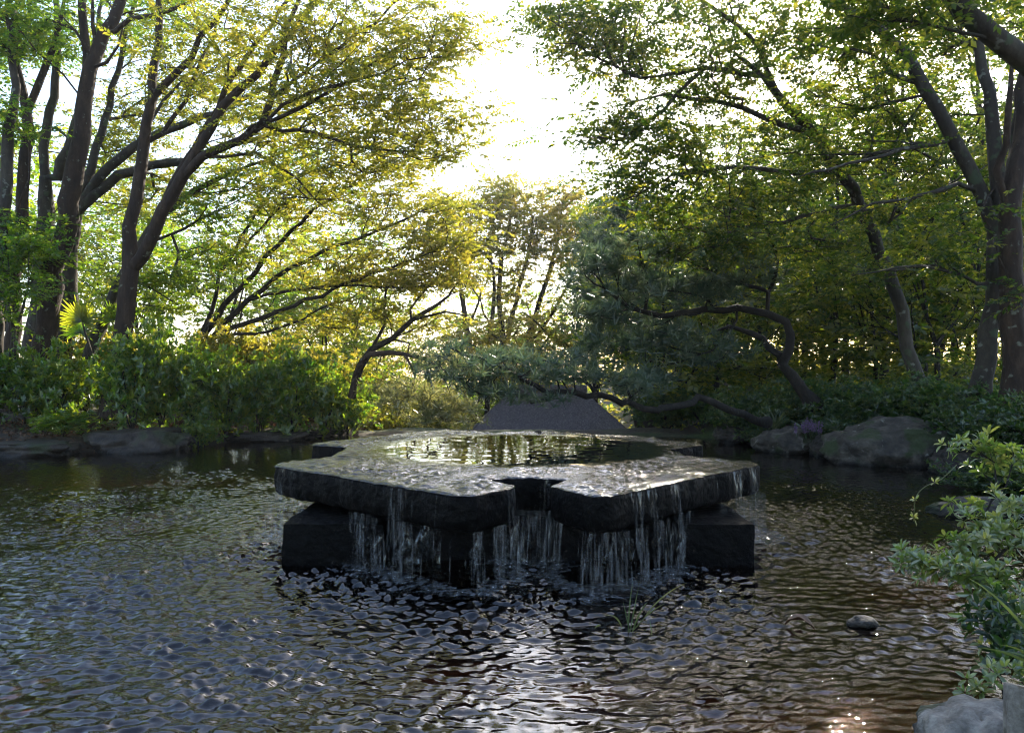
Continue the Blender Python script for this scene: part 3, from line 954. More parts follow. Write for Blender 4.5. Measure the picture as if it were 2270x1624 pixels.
make_tree("tree", "dark tree forking low into spreading limbs that reach over the pond, behind the hedge", "tree", 2,
          [[(250, 930, 16, .29), (268, 800, 16, .235), (278, 700, 16, .22), (288, 600, 16, .21), (293, 500, 16, .165), (305, 400, 16, .155), (320, 325, 16, .145), (336, 220, 16, .12), (350, 110, 16.1, .10), (352, 0, 16.2, .08), (350, -160, 16.2, .05)],
           ([(288, 600, 16, .17), (312, 570, 15.9, .16), (338, 525, 15.8, .155), (362, 465, 15.7, .15), (400, 395, 15.6, .14), (440, 335, 15.5, .11), (500, 235, 15.4, .10), (560, 165, 15.3, .09), (640, 75, 15.2, .075), (700, -10, 15.1, .06), (780, -120, 15, .04)], .3),
           ([(400, 395, 15.6, .12), (450, 350, 15.4, .11), (530, 310, 15.2, .10), (580, 275, 15, .095), (600, 225, 15, .085), (622, 130, 15, .075), (640, 60, 15, .06), (680, -40, 15, .04)], .2),
           ([(338, 520, 15.8, .11), (385, 415, 15.9, .10), (430, 325, 16, .09), (480, 235, 16, .08), (530, 150, 16, .07), (600, 60, 16, .055), (680, -50, 16, .04)], .3),
           ([(338, 220, 16, .10), (390, 160, 16, .09), (450, 85, 16, .075), (500, 10, 16, .06), (560, -100, 16, .04)], .3),
           ([(322, 330, 16, .07), (360, 290, 16.2, .06), (400, 225, 16.4, .055), (455, 120, 16.6, .045), (500, 20, 16.8, .03)], .3),
           ([(580, 275, 15, .05), (680, 235, 14.8, .045), (800, 160, 14.6, .035), (900, 95, 14.4, .02)], .1),
           ([(580, 285, 15, .05), (700, 300, 14.8, .04), (820, 330, 14.6, .03), (930, 350, 14.4, .015)], .1),
           ([(530, 312, 15.2, .045), (660, 215, 14.6, .04), (790, 175, 14.3, .03), (900, 130, 14, .02)], .1),
           ([(600, 225, 15, .045), (720, 130, 14.8, .04), (830, 50, 14.6, .03), (920, -20, 14.4, .02)], .1),
           ([(450, 352, 15.4, .04), (560, 340, 15, .035), (660, 400, 14.8, .025), (740, 470, 14.6, .015)], .2)],
          [(480, 60, 15.8, 150, 100, 1.6, 55), (640, 110, 15.3, 170, 110, 1.6, 75), (820, 80, 14.8, 150, 95, 1.5, 85), (950, 90, 14.3, 80, 85, .9, 45), (760, 230, 15, 190, 75, 1.5, 90), (920, 240, 14.4, 110, 70, 1.1, 62), (1005, 325, 14.2, 42, 28, .4, 12), (1035, 252, 14.2, 32, 14, .3, 8), (1015, 90, 14.2, 40, 45, .4, 14),
           (860, 340, 14.8, 160, 60, 1.3, 65), (600, 300, 15.6, 150, 70, 1.3, 40), (700, 400, 15, 130, 50, 1, 30), (420, 180, 16.2, 90, 80, 1, 26)],
          'bark', 'leaf_gold', LG, per=5, spread=(.3, .3, .09), leaf=.078, n=17, tint=.5)

make_tree("tree", "lichened tree whose two long limbs bend right behind the forked dark trunk", "tree", 3,
          [[(120, 930, 18.6, .32), (140, 760, 18.6, .28), (150, 640, 18.6, .25), (158, 520, 18.6, .22), (172, 470, 18.6, .2), (200, 430, 18.6, .15), (235, 375, 18.5, .14), (300, 325, 18.4, .13), (370, 292, 18.3, .12), (450, 257, 18.2, .10), (540, 220, 18, .07), (640, 170, 17.8, .04)],
           ([(172, 475, 18.6, .16), (210, 430, 18.6, .15), (265, 388, 18.6, .14), (330, 368, 18.5, .13), (420, 355, 18.4, .11), (510, 318, 18.3, .08), (620, 290, 18.2, .05)], .25),
           ([(158, 510, 18.6, .15), (180, 420, 18.6, .14), (215, 330, 18.7, .12), (240, 230, 18.8, .10), (270, 120, 18.9, .08), (300, 0, 19, .05)], .4),
           ([(300, 325, 18.4, .06), (340, 260, 18.3, .05), (390, 190, 18.2, .04), (460, 120, 18, .02)], .3)],
          [(330, 240, 20, 130, 80, 1.2, 50), (470, 200, 19.8, 130, 80, 1.2, 45), (280, 320, 20, 110, 60, 1.0, 38), (420, 400, 20, 140, 60, 1.2, 44), (260, 450, 20, 90, 60, 1.0, 28), (600, 240, 18, 110, 70, 1.2, 40), (300, 60, 19, 130, 90, 1.4, 40)],
          'bark_grey', 'leaf_gold', LG, per=5, spread=(.32, .32, .09), leaf=.09, n=16, tint=.35)

make_tree("tree", "pale trunk leaning far to the right between the two dark forked trees", "tree", 4,
          [[(178, 880, 17.6, .2), (200, 780, 17.8, .18), (255, 650, 18.2, .16), (310, 545, 18.6, .14), (355, 480, 19, .12), (430, 425, 19.4, .09), (520, 380, 19.8, .06), (620, 340, 20, .03)],
           ([(310, 545, 18.6, .06), (380, 520, 18.8, .05), (470, 470, 19, .03)], .3)],
          [(560, 390, 19.8, 130, 60, 1.4, 45), (440, 470, 19.2, 110, 50, 1.2, 40), (390, 620, 18, 110, 26, 1.0, 34), (680, 350, 20, 100, 50, 1.2, 30), (340, 690, 18, 80, 25, .8, 20), (470, 560, 19, 100, 40, 1.2, 26)],
          'bark_grey', 'leaf_fresh', LG, per=5, spread=(.3, .3, .07), leaf=.105, tint=.62)

make_tree("tree", "mottled grey trunk splitting into a wide fork, left of the knobbed tree", "tree", 5,
          [[(52, 930, 19, .3), (75, 760, 19, .26), (95, 600, 19, .24), (106, 450, 19, .22), (100, 390, 19, .17), (97, 330, 19, .14), (112, 250, 19, .13), (118, 180, 19, .12), (128, 90, 19, .10), (126, -20, 19, .08), (120, -180, 19, .05)],
           ([(112, 420, 19, .16), (140, 360, 19, .15), (165, 290, 19.2, .13), (185, 190, 19.4, .10), (215, 60, 19.6, .07), (240, -80, 19.8, .04)], .4)],
          [(70, 110, 20.4, 90, 60, 1, 24), (215, 330, 20.6, 50, 70, 1, 18), (90, 500, 20.2, 70, 50, .9, 20), (20, 330, 20.4, 50, 60, .9, 14), (130, 50, 20.4, 60, 40, .8, 14)],
          'bark_grey', 'leaf_fresh', LG, per=5, spread=(.3, .3, .1), leaf=.11, tint=.5)

make_tree("tree", "slim reddish trunk with a Y fork near the photo's left border", "tree", 6,
          [[(15, 930, 17.2, .22), (28, 700, 17.2, .19), (44, 540, 17.2, .17), (54, 400, 17.2, .155), (60, 300, 17.2, .15), (62, 255, 17.2, .13), (48, 200, 17.2, .11), (40, 130, 17.2, .09), (30, 20, 17.2, .06)],
           ([(64, 262, 17.2, .11), (85, 200, 17.2, .10), (108, 140, 17.2, .09), (130, 60, 17.3, .06), (150, -60, 17.4, .03)], .4)],
          [(40, 30, 18, 90, 60, 1.2, 26), (0, 240, 16, 40, 36, .5, 12), (60, 285, 16.3, 40, 16, .3, 7), (60, 510, 16.4, 70, 36, .5, 22), (20, 560, 16.4, 60, 40, .6, 18), (90, 570, 16.6, 40, 30, .4, 8)],
          'bark', 'leaf_fresh', LG, per=5, spread=(.25, .25, .07), leaf=.1, tint=.35)

make_tree("tree", "leftmost smooth trunk, bare and cut by the photo's border", "tree", 7,
          [[(-20, 930, 16.3, .2), (-4, 680, 16.3, .17), (8, 500, 16.3, .155), (16, 360, 16.3, .14), (22, 290, 16.3, .13), (34, 235, 16.3, .11), (30, 140, 16.3, .09), (10, 20, 16.3, .06)]],
          [(-40, 120, 17.4, 70, 70, .8, 20), (0, 20, 17.2, 70, 50, .8, 16), (-50, 330, 17, 40, 80, .6, 14)],
          'bark_grey', 'leaf_fresh', LG, per=5, spread=(.3, .3, .1), leaf=.1, tint=.45)

make_tree("small_tree", "thin pale many-stemmed small tree at the left end of the hedge", "tree", 8,
          [([(22, 915, 15.8, .05), (26, 840, 15.8, .045), (22, 740, 15.8, .04), (14, 660, 15.8, .035), (8, 560, 15.8, .02)], .5),
           ([(24, 880, 15.8, .045), (36, 780, 15.8, .04), (44, 700, 15.8, .035), (58, 630, 15.8, .025), (66, 560, 15.8, .015)], .5),
           ([(26, 900, 15.8, .035), (12, 820, 15.7, .03), (-6, 740, 15.6, .02), (-20, 660, 15.6, .012)], .5)],
          [(30, 600, 15.6, 60, 50, .5, 22), (70, 540, 15.8, 40, 40, .5, 14), (0, 680, 15.5, 50, 50, .5, 16), (75, 650, 15.6, 40, 22, .4, 9)],
          'bark_grey', 'leaf_fresh', LG, per=5, spread=(.2, .2, .06), leaf=.085, tint=.4)

make_tree("fan_tree", "low tree fanning many bare slanting branches to the right above the hedge", "tree", 9,
          [([(425, 900, 20, .16), (432, 800, 20, .14), (440, 765, 20, .13), (480, 705, 20, .1), (540, 630, 20, .085), (620, 540, 20, .07), (720, 450, 20, .05), (830, 390, 20, .03)], .25),
           ([(440, 768, 20, .1), (500, 715, 19.9, .09), (580, 640, 19.8, .08), (680, 575, 19.6, .065), (800, 525, 19.4, .05), (930, 470, 19.2, .03), (1000, 430, 19, .015)], .25),
           ([(445, 770, 20, .09), (520, 730, 19.8, .08), (620, 690, 19.5, .07), (740, 640, 19.2, .055), (860, 595, 19, .04), (990, 545, 18.8, .02)], .25),
           ([(440, 760, 20, .08), (465, 690, 20.2, .07), (495, 610, 20.4, .06), (550, 500, 20.6, .05), (620, 400, 20.8, .035), (700, 310, 21, .02)], .25),
           ([(480, 745, 19.9, .05), (600, 735, 19.4, .045), (700, 690, 19.2, .035), (800, 650, 19, .02)], .3),
           ([(560, 655, 19.8, .05), (690, 640, 19.4, .045), (830, 635, 19, .03), (960, 640, 18.8, .015)], .2),
           ([(500, 600, 20.4, .05), (600, 480, 20.4, .04), (720, 380, 20.4, .03), (840, 320, 20.4, .015)], .2)],
          [(880, 460, 19.4, 150, 60, 1.6, 80), (720, 440, 20, 150, 70, 1.6, 55), (970, 540, 19, 105, 50, 1.2, 60), (820, 570, 19.3, 160, 40, 1.5, 50), (940, 625, 18.9, 90, 30, 1, 32), (620, 430, 20.6, 130, 70, 1.5, 40), (560, 560, 20.4, 110, 50, 1.3, 25), (850, 350, 20, 100, 40, 1, 30), (700, 620, 19.4, 120, 24, 1.2, 22), (990, 470, 19, 55, 40, .8, 22)],
          'bark_dark', 'leaf_gold', LG, per=5, spread=(.34, .34, .08), leaf=.09, n=16, tint=.62)

make_tree("small_tree", "dark crooked small tree leaning right in the sunlit gap above the table", "tree", 10,
          [([(770, 900, 19, .14), (795, 815, 19, .12), (825, 772, 19, .1), (870, 748, 19, .085), (915, 705, 19, .07), (970, 672, 19, .05), (1030, 640, 19, .02)], .4),
           ([(830, 770, 19, .06), (850, 720, 19.2, .05), (855, 650, 19.4, .04), (870, 580, 19.6, .02)], .3),
           ([(880, 742, 19, .05), (905, 760, 18.9, .03), (895, 810, 18.8, .02)], .6),
           ([(915, 705, 19, .045), (985, 690, 18.8, .035), (1050, 700, 18.6, .015)], .4),
           ([(900, 720, 19, .05), (930, 650, 19.2, .035), (1000, 590, 19.4, .015)], .3)],
          [(840, 610, 19.4, 90, 40, 1.2, 30), (1000, 600, 19.2, 70, 40, 1, 26), (780, 700, 19, 90, 34, 1, 30), (870, 690, 19.4, 70, 34, 1, 24), (970, 720, 19.6, 60, 30, 1, 20), (700, 730, 19.6, 60, 30, 1, 18), (920, 610, 19.4, 90, 30, 1, 20)],
          'bark_dark', 'leaf_gold', LG, per=4, spread=(.3, .3, .08), leaf=.1, tint=.6)

# ------------------------------------------------------------------ right bank trees
RG = "broadleaf trees on the right bank"
make_tree("tree", "slender grey trunk leaning left, standing alone behind the right-hand shrubs", "tree", 21,
          [[(2045, 900, 15, .2), (2030, 840, 15, .17), (2010, 770, 15, .16), (1998, 690, 15, .155), (1968, 600, 15, .15), (1935, 520, 15, .145), (1905, 455, 15, .14), (1862, 385, 14.8, .13), (1800, 300, 14.6, .12), (1745, 230, 14.4, .10), (1690, 170, 14.2, .07), (1620, 110, 14, .04)],
           ([(1800, 300, 14.6, .08), (1700, 260, 14.2, .065), (1590, 225, 13.9, .05), (1470, 215, 13.6, .03), (1360, 240, 13.4, .015)], .1),
           ([(1862, 385, 14.8, .07), (1740, 380, 14.4, .06), (1620, 370, 14, .045), (1500, 390, 13.8, .03), (1380, 450, 13.6, .015)], .1),
           ([(1900, 450, 15, .06), (1780, 480, 14.6, .05), (1650, 500, 14.2, .035), (1520, 560, 14, .015)], .1),
           ([(1690, 170, 14.2, .06), (1560, 150, 13.8, .05), (1420, 170, 13.4, .035), (1300, 120, 13.2, .02)], .1),
           ([(1560, 150, 13.8, .05), (1440, 270, 13.5, .035), (1340, 330, 13.3, .015)], .2),
           ([(1720, 200, 14.3, .06), (1660, 80, 14, .05), (1560, 0, 13.6, .04), (1440, -50, 13.2, .02)], .1)],
          [(1300, 90, 13.2, 80, 60, .9, 46), (1230, 25, 13.2, 70, 30, .7, 26), (1420, 60, 13.4, 120, 70, 1.2, 72), (1370, 160, 13.4, 70, 40, .7, 26), (1350, 290, 13.4, 75, 42, .7, 38), (1440, 260, 13.5, 70, 40, .8, 22), (1400, 400, 13.6, 70, 50, .9, 44), (1500, 330, 13.8, 110, 60, 1.1, 60), (1560, 180, 13.8, 120, 70, 1.2, 72),
           (1620, 430, 14.2, 150, 60, 1.2, 66), (1740, 400, 15.6, 130, 70, 1.0, 60), (1680, 60, 14, 140, 80, 1.4, 80), (1600, 540, 14.2, 170, 40, 1.4, 66), (1800, 540, 15.6, 140, 40, 1.0, 46), (1720, 290, 15.2, 130, 60, 1.0, 48), (1480, 480, 14, 90, 36, .9, 30)],
          'bark_grey', 'leaf_deep', RG, per=4, spread=(.32, .32, .09), leaf=.085, n=16, tint=.42, tvar=.2, tleaf=.25)

make_tree("tree", "tall grey trunk dividing into several upright limbs, second from the right border", "tree", 22,
          [[(2165, 930, 13, .25), (2180, 840, 13, .2), (2192, 740, 13, .185), (2205, 620, 13, .18), (2215, 520, 13, .18), (2216, 440, 13, .17), (2203, 350, 13, .15), (2188, 260, 13, .13), (2175, 160, 13, .11), (2160, 40, 13, .09), (2150, -120, 13, .06)],
           ([(2212, 480, 13, .15), (2180, 430, 13, .14), (2150, 375, 13, .135), (2115, 310, 12.9, .13), (2080, 245, 12.8, .125), (2045, 190, 12.7, .12), (2005, 130, 12.6, .11), (1950, 70, 12.4, .09), (1880, 20, 12.2, .06), (1780, -30, 12, .03)], .25),
           ([(2216, 430, 13, .12), (2245, 340, 13, .11), (2262, 240, 13, .1), (2285, 100, 13, .07), (2300, -60, 13, .04)], .3),
           ([(2115, 310, 12.9, .05), (2000, 330, 12.6, .04), (1880, 360, 12.3, .03), (1760, 400, 12, .015)], .1),
           ([(2160, 400, 13, .05), (2050, 430, 12.6, .04), (1930, 450, 12.3, .025), (1830, 500, 12, .012)], .1),
           ([(2200, 640, 13, .04), (2100, 600, 12.6, .03), (1990, 590, 12.3, .02), (1880, 610, 12, .01)], .1)],
          [(1950, 60, 13.4, 150, 80, 1.0, 80), (2080, 110, 14, 110, 80, .8, 46), (1880, 200, 13.2, 130, 70, 1.0, 56), (2010, 260, 13.8, 120, 60, .7, 50), (1900, 340, 13.6, 140, 50, 1.0, 46), (2050, 400, 14, 110, 50, .7, 36), (1930, 470, 13.0, 100, 30, .7, 20), (2100, 570, 12.5, 80, 24, .6, 18), (1960, 600, 13.4, 110, 30, .8, 22), (2100, -60, 13.6, 220, 70, 1.2, 60), (1850, -40, 13, 150, 60, 1.0, 40), (2230, 300, 14.2, 60, 80, .7, 20), (2220, 60, 14.2, 70, 70, .7, 16), (1800, 110, 13, 90, 50, .8, 28)],
          'bark_grey', 'leaf_deep', RG, per=4, spread=(.28, .28, .08), leaf=.078, n=16, tint=.45, tvar=.22, tleaf=.25)

make_tree("tree", "thickest dark trunk on the right bank, beside the photo's right border", "tree", 23,
          [[(2262, 930, 12.4, .3), (2252, 820, 12.4, .255), (2244, 700, 12.4, .235), (2240, 600, 12.4, .22), (2242, 480, 12.4, .2), (2256, 360, 12.5, .18), (2275, 200, 12.6, .15), (2290, 40, 12.7, .12), (2300, -160, 12.8, .08)],
           ([(2242, 470, 12.4, .09), (2215, 380, 12.2, .075), (2230, 250, 12, .06), (2240, 100, 11.8, .04)], .4)],
          [(2290, 40, 13.6, 90, 90, .9, 30), (2270, 500, 13.6, 60, 50, .6, 14), (2340, 250, 13.4, 80, 90, .9, 24), (2255, 650, 12, 40, 24, .4, 6), (2190, 470, 12.2, 40, 16, .4, 6)],
          'bark', 'leaf_deep', RG, per=4, spread=(.28, .28, .08), leaf=.09, tint=.4, tvar=.2)

make_tree("tree", "tree outside the frame whose mossy limb slants across the top right corner", "tree", 24,
          [[(2620, 930, 9.5, .3), (2580, 700, 9.5, .26), (2520, 480, 9.5, .22), (2440, 300, 9.5, .19), (2350, 200, 9.4, .175), (2270, 140, 9.3, .165), (2200, 90, 9.2, .15), (2140, 30, 9.1, .14), (2090, -50, 9, .12), (2030, -170, 8.9, .08)],
           ([(2200, 88, 9.2, .035), (2130, 60, 9, .03), (2060, 55, 8.8, .02), (1970, 75, 8.6, .01)], .2)],
          [(2050, -140, 9, 200, 80, 1.2, 60), (2230, -60, 9.2, 120, 60, 1, 26), (1960, 20, 8.7, 90, 30, .6, 20), (2080, 10, 8.8, 60, 20, .5, 8), (1850, -80, 8.6, 120, 50, .9, 30)],
          'bark_grey', 'leaf_deep', RG, per=4, spread=(.22, .22, .07), leaf=.085, tint=.5, tvar=.2)

# ------------------------------------------------------------------ pines
PG = "pines at the pond's right edge"
make_tree("pine", "crooked black pine with long level limbs reaching left over the far bank", "pine tree", 31,
          [([(1812, 905, 15.6, .2), (1785, 870, 15.6, .16), (1752, 835, 15.6, .14), (1738, 812, 15.6, .13), (1752, 775, 15.6, .115), (1758, 740, 15.6, .11), (1742, 712, 15.6, .1), (1700, 690, 15.6, .095), (1655, 683, 15.6, .085), (1560, 690, 15.4, .075), (1460, 697, 15.2, .065), (1400, 680, 15, .05), (1340, 640, 14.8, .03), (1295, 610, 14.6, .015)], .45),
           ([(1742, 808, 15.6, .1), (1705, 770, 15.8, .09), (1665, 740, 16, .075), (1620, 725, 16.2, .05), (1560, 740, 16.2, .03)], .4),
           ([(1700, 688, 15.6, .06), (1705, 650, 15.6, .055), (1660, 632, 15.4, .05), (1600, 605, 15.2, .04), (1540, 595, 15, .02)], .3),
           ([(1400, 682, 15, .035), (1350, 695, 14.8, .03), (1280, 690, 14.6, .02), (1240, 700, 14.4, .01)], .3),
           ([(1640, 690, 15.6, .03), (1600, 760, 15.4, .025), (1500, 800, 15.2, .02), (1420, 820, 15, .01)], .3),
           ([(1705, 650, 15.6, .06), (1720, 580, 15.7, .05), (1690, 500, 15.8, .04), (1640, 430, 15.9, .02)], .2)],
          [(1340, 600, 14.8, 60, 40, .7, 26), (1420, 640, 15, 90, 40, .9, 40), (1540, 640, 15.3, 120, 40, 1, 50), (1640, 600, 15.5, 100, 40, 1, 40), (1330, 700, 14.7, 80, 34, .8, 36), (1460, 740, 15.1, 120, 30, 1, 44), (1580, 780, 15.3, 90, 26, .9, 22), (1400, 560, 15.2, 110, 50, 1, 40), (1540, 540, 15.5, 110, 40, 1, 34), (1440, 830, 15, 90, 24, .8, 16), (1290, 770, 14.6, 60, 40, .8, 16), (1620, 480, 15.8, 90, 50, 1, 24)],
          'bark_dark', 'needle', PG, step=.22, tip=.005, grow=dict(jit=.07), per=3, spread=(.16, .16, .08), kind='needle', leaf=.17, n=26, tilt=.5, tint=.35, tvar=.2)

make_tree("pine", "wavy dark pine limb lying low across the back of the pond with needle tufts", "pine tree", 32,
          [([(1700, 935, 15.2, .12), (1650, 918, 14.83, .095), (1600, 905, 14.46, .085), (1572, 885, 14.46, .08), (1548, 882, 14.46, .078), (1510, 900, 14.1, .075), (1450, 905, 13.73, .07), (1390, 893, 13.36, .065), (1320, 875, 12.61, .06), (1240, 868, 11.87, .05), (1190, 852, 11.5, .045), (1130, 822, 11.14, .04), (1060, 795, 10.77, .035), (1000, 768, 10.4, .02)], .3),
           ([(1240, 868, 11.87, .035), (1180, 888, 11.5, .03), (1110, 850, 10.77, .025), (1030, 820, 10.4, .015)], .2),
           ([(1320, 875, 12.61, .035), (1260, 820, 12.99, .03), (1180, 800, 12.99, .02), (1120, 790, 12.99, .012)], .2)],
          [(1220, 832, 11.87, 100, 20, .7, 32), (1340, 842, 12.61, 100, 20, .8, 32), (1120, 812, 10.77, 90, 34, .7, 32), (1020, 830, 10.4, 80, 36, .6, 27), (1090, 868, 10.4, 60, 16, .5, 17), (1420, 862, 13.36, 60, 22, .7, 16), (1150, 885, 10.77, 50, 14, .4, 6), (1230, 880, 11.5, 40, 10, .4, 4), (1160, 785, 12.61, 110, 22, .8, 17), (990, 780, 10.4, 60, 30, .6, 11), (1290, 800, 13.73, 80, 22, .8, 16)],
          'bark_dark', 'needle', PG, step=.2, tip=.005, grow=dict(jit=.06), per=3, spread=(.13, .13, .04), kind='needle', leaf=.115, n=22, tilt=.5, tint=.45, tvar=.2)

make_tree("pine", "light feathery pine bough leaning in from the sunlit left, reddish twigs", "pine tree", 33,
          [([(780, 880, 17.6, .1), (800, 800, 17.4, .085), (840, 782, 17.2, .075), (890, 780, 17, .06), (940, 795, 16.8, .045), (975, 830, 16.6, .03), (1000, 870, 16.5, .015)], .4),
           ([(890, 780, 17, .04), (920, 830, 16.8, .03), (905, 880, 16.7, .02), (895, 920, 16.6, .01)], .2),
           ([(940, 795, 16.8, .035), (1000, 790, 16.6, .025), (1050, 800, 16.5, .012)], .2),
           ([(940, 800, 16.8, .03), (960, 860, 16.7, .02), (985, 920, 16.6, .012)], .2)],
          [(895, 875, 16.8, 60, 36, .7, 20), (960, 885, 16.6, 55, 36, .7, 22), (940, 925, 16.6, 60, 20, .6, 14), (1010, 915, 16.6, 50, 26, .6, 18), (1000, 800, 16.6, 55, 16, .6, 7)],
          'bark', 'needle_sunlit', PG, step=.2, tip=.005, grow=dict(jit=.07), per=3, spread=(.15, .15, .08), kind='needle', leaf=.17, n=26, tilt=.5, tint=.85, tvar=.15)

make_tree("conifer", "broad blue-green conifer standing behind the long pine limbs", "pine tree", 34,
          [([(1440, 1010, 24, .3), (1430, 850, 24, .26), (1440, 700, 24, .22), (1430, 560, 24, .15), (1420, 460, 24, .08), (1415, 420, 24, .03)], .3)],
          [(1400, 470, 23.6, 90, 40, 1.3, 40), (1350, 540, 23.4, 70, 50, 1.4, 44), (1450, 560, 23.4, 110, 50, 1.6, 60), (1340, 640, 23, 60, 50, 1.4, 40), (1430, 660, 23, 110, 50, 1.6, 60), (1370, 750, 22.8, 90, 50, 1.5, 56), (1480, 760, 23, 110, 50, 1.6, 56), (1540, 640, 23.6, 80, 90, 1.5, 50)],
          'bark_dark', 'needle', None, step=.4, tip=.006, per=4, spread=(.3, .3, .14), kind='needle', leaf=.26, n=22, tilt=.5, tint=.4, tvar=.2)

# ------------------------------------------------------------------ far trees in the middle
CG = "far trees beyond the pond"
def far_tree(label, seed, limbs, pads, leafm='leaf_olive', name="far_tree", **k):
    a = dict(per=4, spread=(.5, .5, .2), leaf=.17, n=12, length=.6, tint=.5, tvar=.2)
    a.update(k)
    make_tree(name, label, "tree", seed, limbs, pads, 'bark_dark', leafm, CG, step=.5, tip=.010, thin=.68, **a)

far_tree("far two-stemmed tree, tallest dome of the middle group", 41,
         [([(1118, 1010, 36, .3), (1116, 800, 36, .26), (1112, 720, 36, .2), (1106, 640, 36, .17), (1110, 570, 36, .15), (1090, 500, 36, .1), (1080, 440, 36, .05)], .4),
          ([(1116, 790, 36, .18), (1130, 720, 36, .16), (1150, 640, 36, .14), (1170, 560, 36, .12), (1180, 480, 36, .08), (1150, 420, 36, .04)], .4),
          ([(1108, 600, 36, .1), (1060, 550, 36, .08), (1020, 500, 36, .04)], .2), ([(1110, 560, 36, .1), (1130, 500, 36, .08), (1140, 430, 36, .04)], .2)],
         [(1100, 440, 36, 60, 36, 1.6, 44), (1140, 420, 36, 45, 30, 1.4, 30), (1060, 480, 35.6, 70, 36, 1.8, 50), (1140, 490, 35.6, 70, 36, 1.8, 50), (1040, 540, 35.4, 60, 30, 1.6, 34), (1110, 540, 35.4, 70, 26, 1.6, 32), (1180, 540, 35.6, 50, 30, 1.5, 26), (1150, 600, 35.6, 60, 24, 1.4, 18), (1120, 660, 35.4, 60, 18, 1.2, 12), (1060, 610, 35.6, 50, 24, 1.4, 12)])
far_tree("far tree with stems leaning right, right dome of the middle group", 42,
         [([(1150, 1010, 37, .26), (1165, 790, 37, .22), (1180, 720, 37, .18), (1205, 640, 37, .16), (1226, 570, 37, .13), (1240, 500, 37, .09), (1250, 430, 37, .04)], .4),
          ([(1172, 770, 37, .13), (1220, 700, 37, .11), (1265, 620, 37, .09), (1300, 540, 37, .05)], .4),
          ([(1215, 610, 37, .09), (1260, 530, 37, .07), (1290, 460, 37, .03)], .2)],
         [(1240, 440, 37, 50, 30, 1.6, 36), (1270, 430, 37, 30, 24, 1.2, 16), (1220, 500, 36.6, 60, 40, 1.8, 46), (1280, 500, 36.8, 50, 40, 1.6, 40), (1250, 560, 36.6, 70, 30, 1.8, 40), (1290, 600, 36.6, 40, 40, 1.4, 20), (1210, 620, 36.8, 50, 20, 1.2, 10), (1270, 680, 36.6, 50, 24, 1.2, 12)], tint=.6)
far_tree("far slim tree with a thin feathery top, left of the middle group", 43,
         [([(1050, 1010, 38, .26), (1042, 800, 38, .22), (1030, 700, 38, .18), (1015, 620, 38, .15), (1000, 540, 38, .11), (985, 470, 38, .06), (980, 430, 38, .03)], .4),
          ([(1035, 730, 38, .1), (1070, 650, 38, .08), (1090, 580, 38, .04)], .3), ([(1012, 610, 38, .08), (970, 560, 38, .06), (945, 500, 38, .03)], .2)],
         [(980, 445, 38, 45, 30, 1.6, 22), (1000, 500, 37.6, 50, 34, 1.6, 28), (950, 530, 37.8, 40, 40, 1.5, 20), (1020, 570, 37.6, 50, 30, 1.5, 22), (990, 620, 37.6, 60, 26, 1.5, 16)], tint=.7)
far_tree("far thin straight stem just left of the two-stemmed tree", 44,
         [([(1078, 1010, 35, .2), (1083, 800, 35, .17), (1090, 700, 35, .14), (1095, 620, 35, .1), (1080, 540, 35, .05)], .5), ([(1086, 720, 35, .07), (1050, 640, 35, .05), (1020, 590, 35, .02)], .3)],
         [(1080, 560, 35, 60, 30, 1.4, 22), (1040, 620, 35, 50, 24, 1.2, 12), (1110, 640, 35, 40, 20, 1.2, 8)])
far_tree("yellow-leaved low maple in front of the far stems", 45,
         [([(1180, 1010, 30, .2), (1175, 880, 30, .16), (1190, 800, 30, .1), (1215, 740, 30, .05)], .3), ([(1176, 870, 30, .1), (1130, 810, 30, .07), (1080, 780, 30, .03)], .2), ([(1180, 850, 30, .1), (1240, 790, 30, .07), (1290, 760, 30, .03)], .2)],
         [(1200, 760, 30, 70, 20, 1.4, 28), (1110, 790, 30, 80, 20, 1.5, 30), (1260, 750, 30, 60, 22, 1.3, 26), (1220, 720, 30, 50, 14, 1.2, 14), (1160, 830, 29.6, 110, 20, 1.6, 34), (1080, 740, 30, 70, 24, 1.3, 24), (1010, 740, 30, 60, 26, 1.3, 22), (1150, 700, 30.4, 60, 24, 1.3, 16), (1040, 810, 29.6, 60, 20, 1.3, 20), (980, 790, 30, 50, 18, 1.2, 14)], name="far_maple", tint=.75, leaf=.15)
far_tree("dark rounded tree between the middle group and the conifer", 46,
         [([(1320, 1010, 33, .25), (1318, 800, 33, .2), (1322, 650, 33, .15), (1320, 520, 33, .08), (1318, 460, 33, .03)], .4)],
         [(1320, 480, 33, 45, 30, 1.5, 30), (1330, 560, 32.6, 50, 40, 1.6, 40), (1350, 500, 33, 50, 40, 1.6, 34), (1310, 640, 32.6, 40, 50, 1.5, 30), (1400, 470, 33, 60, 34, 1.6, 30)], 'leaf_deep', tint=.55)


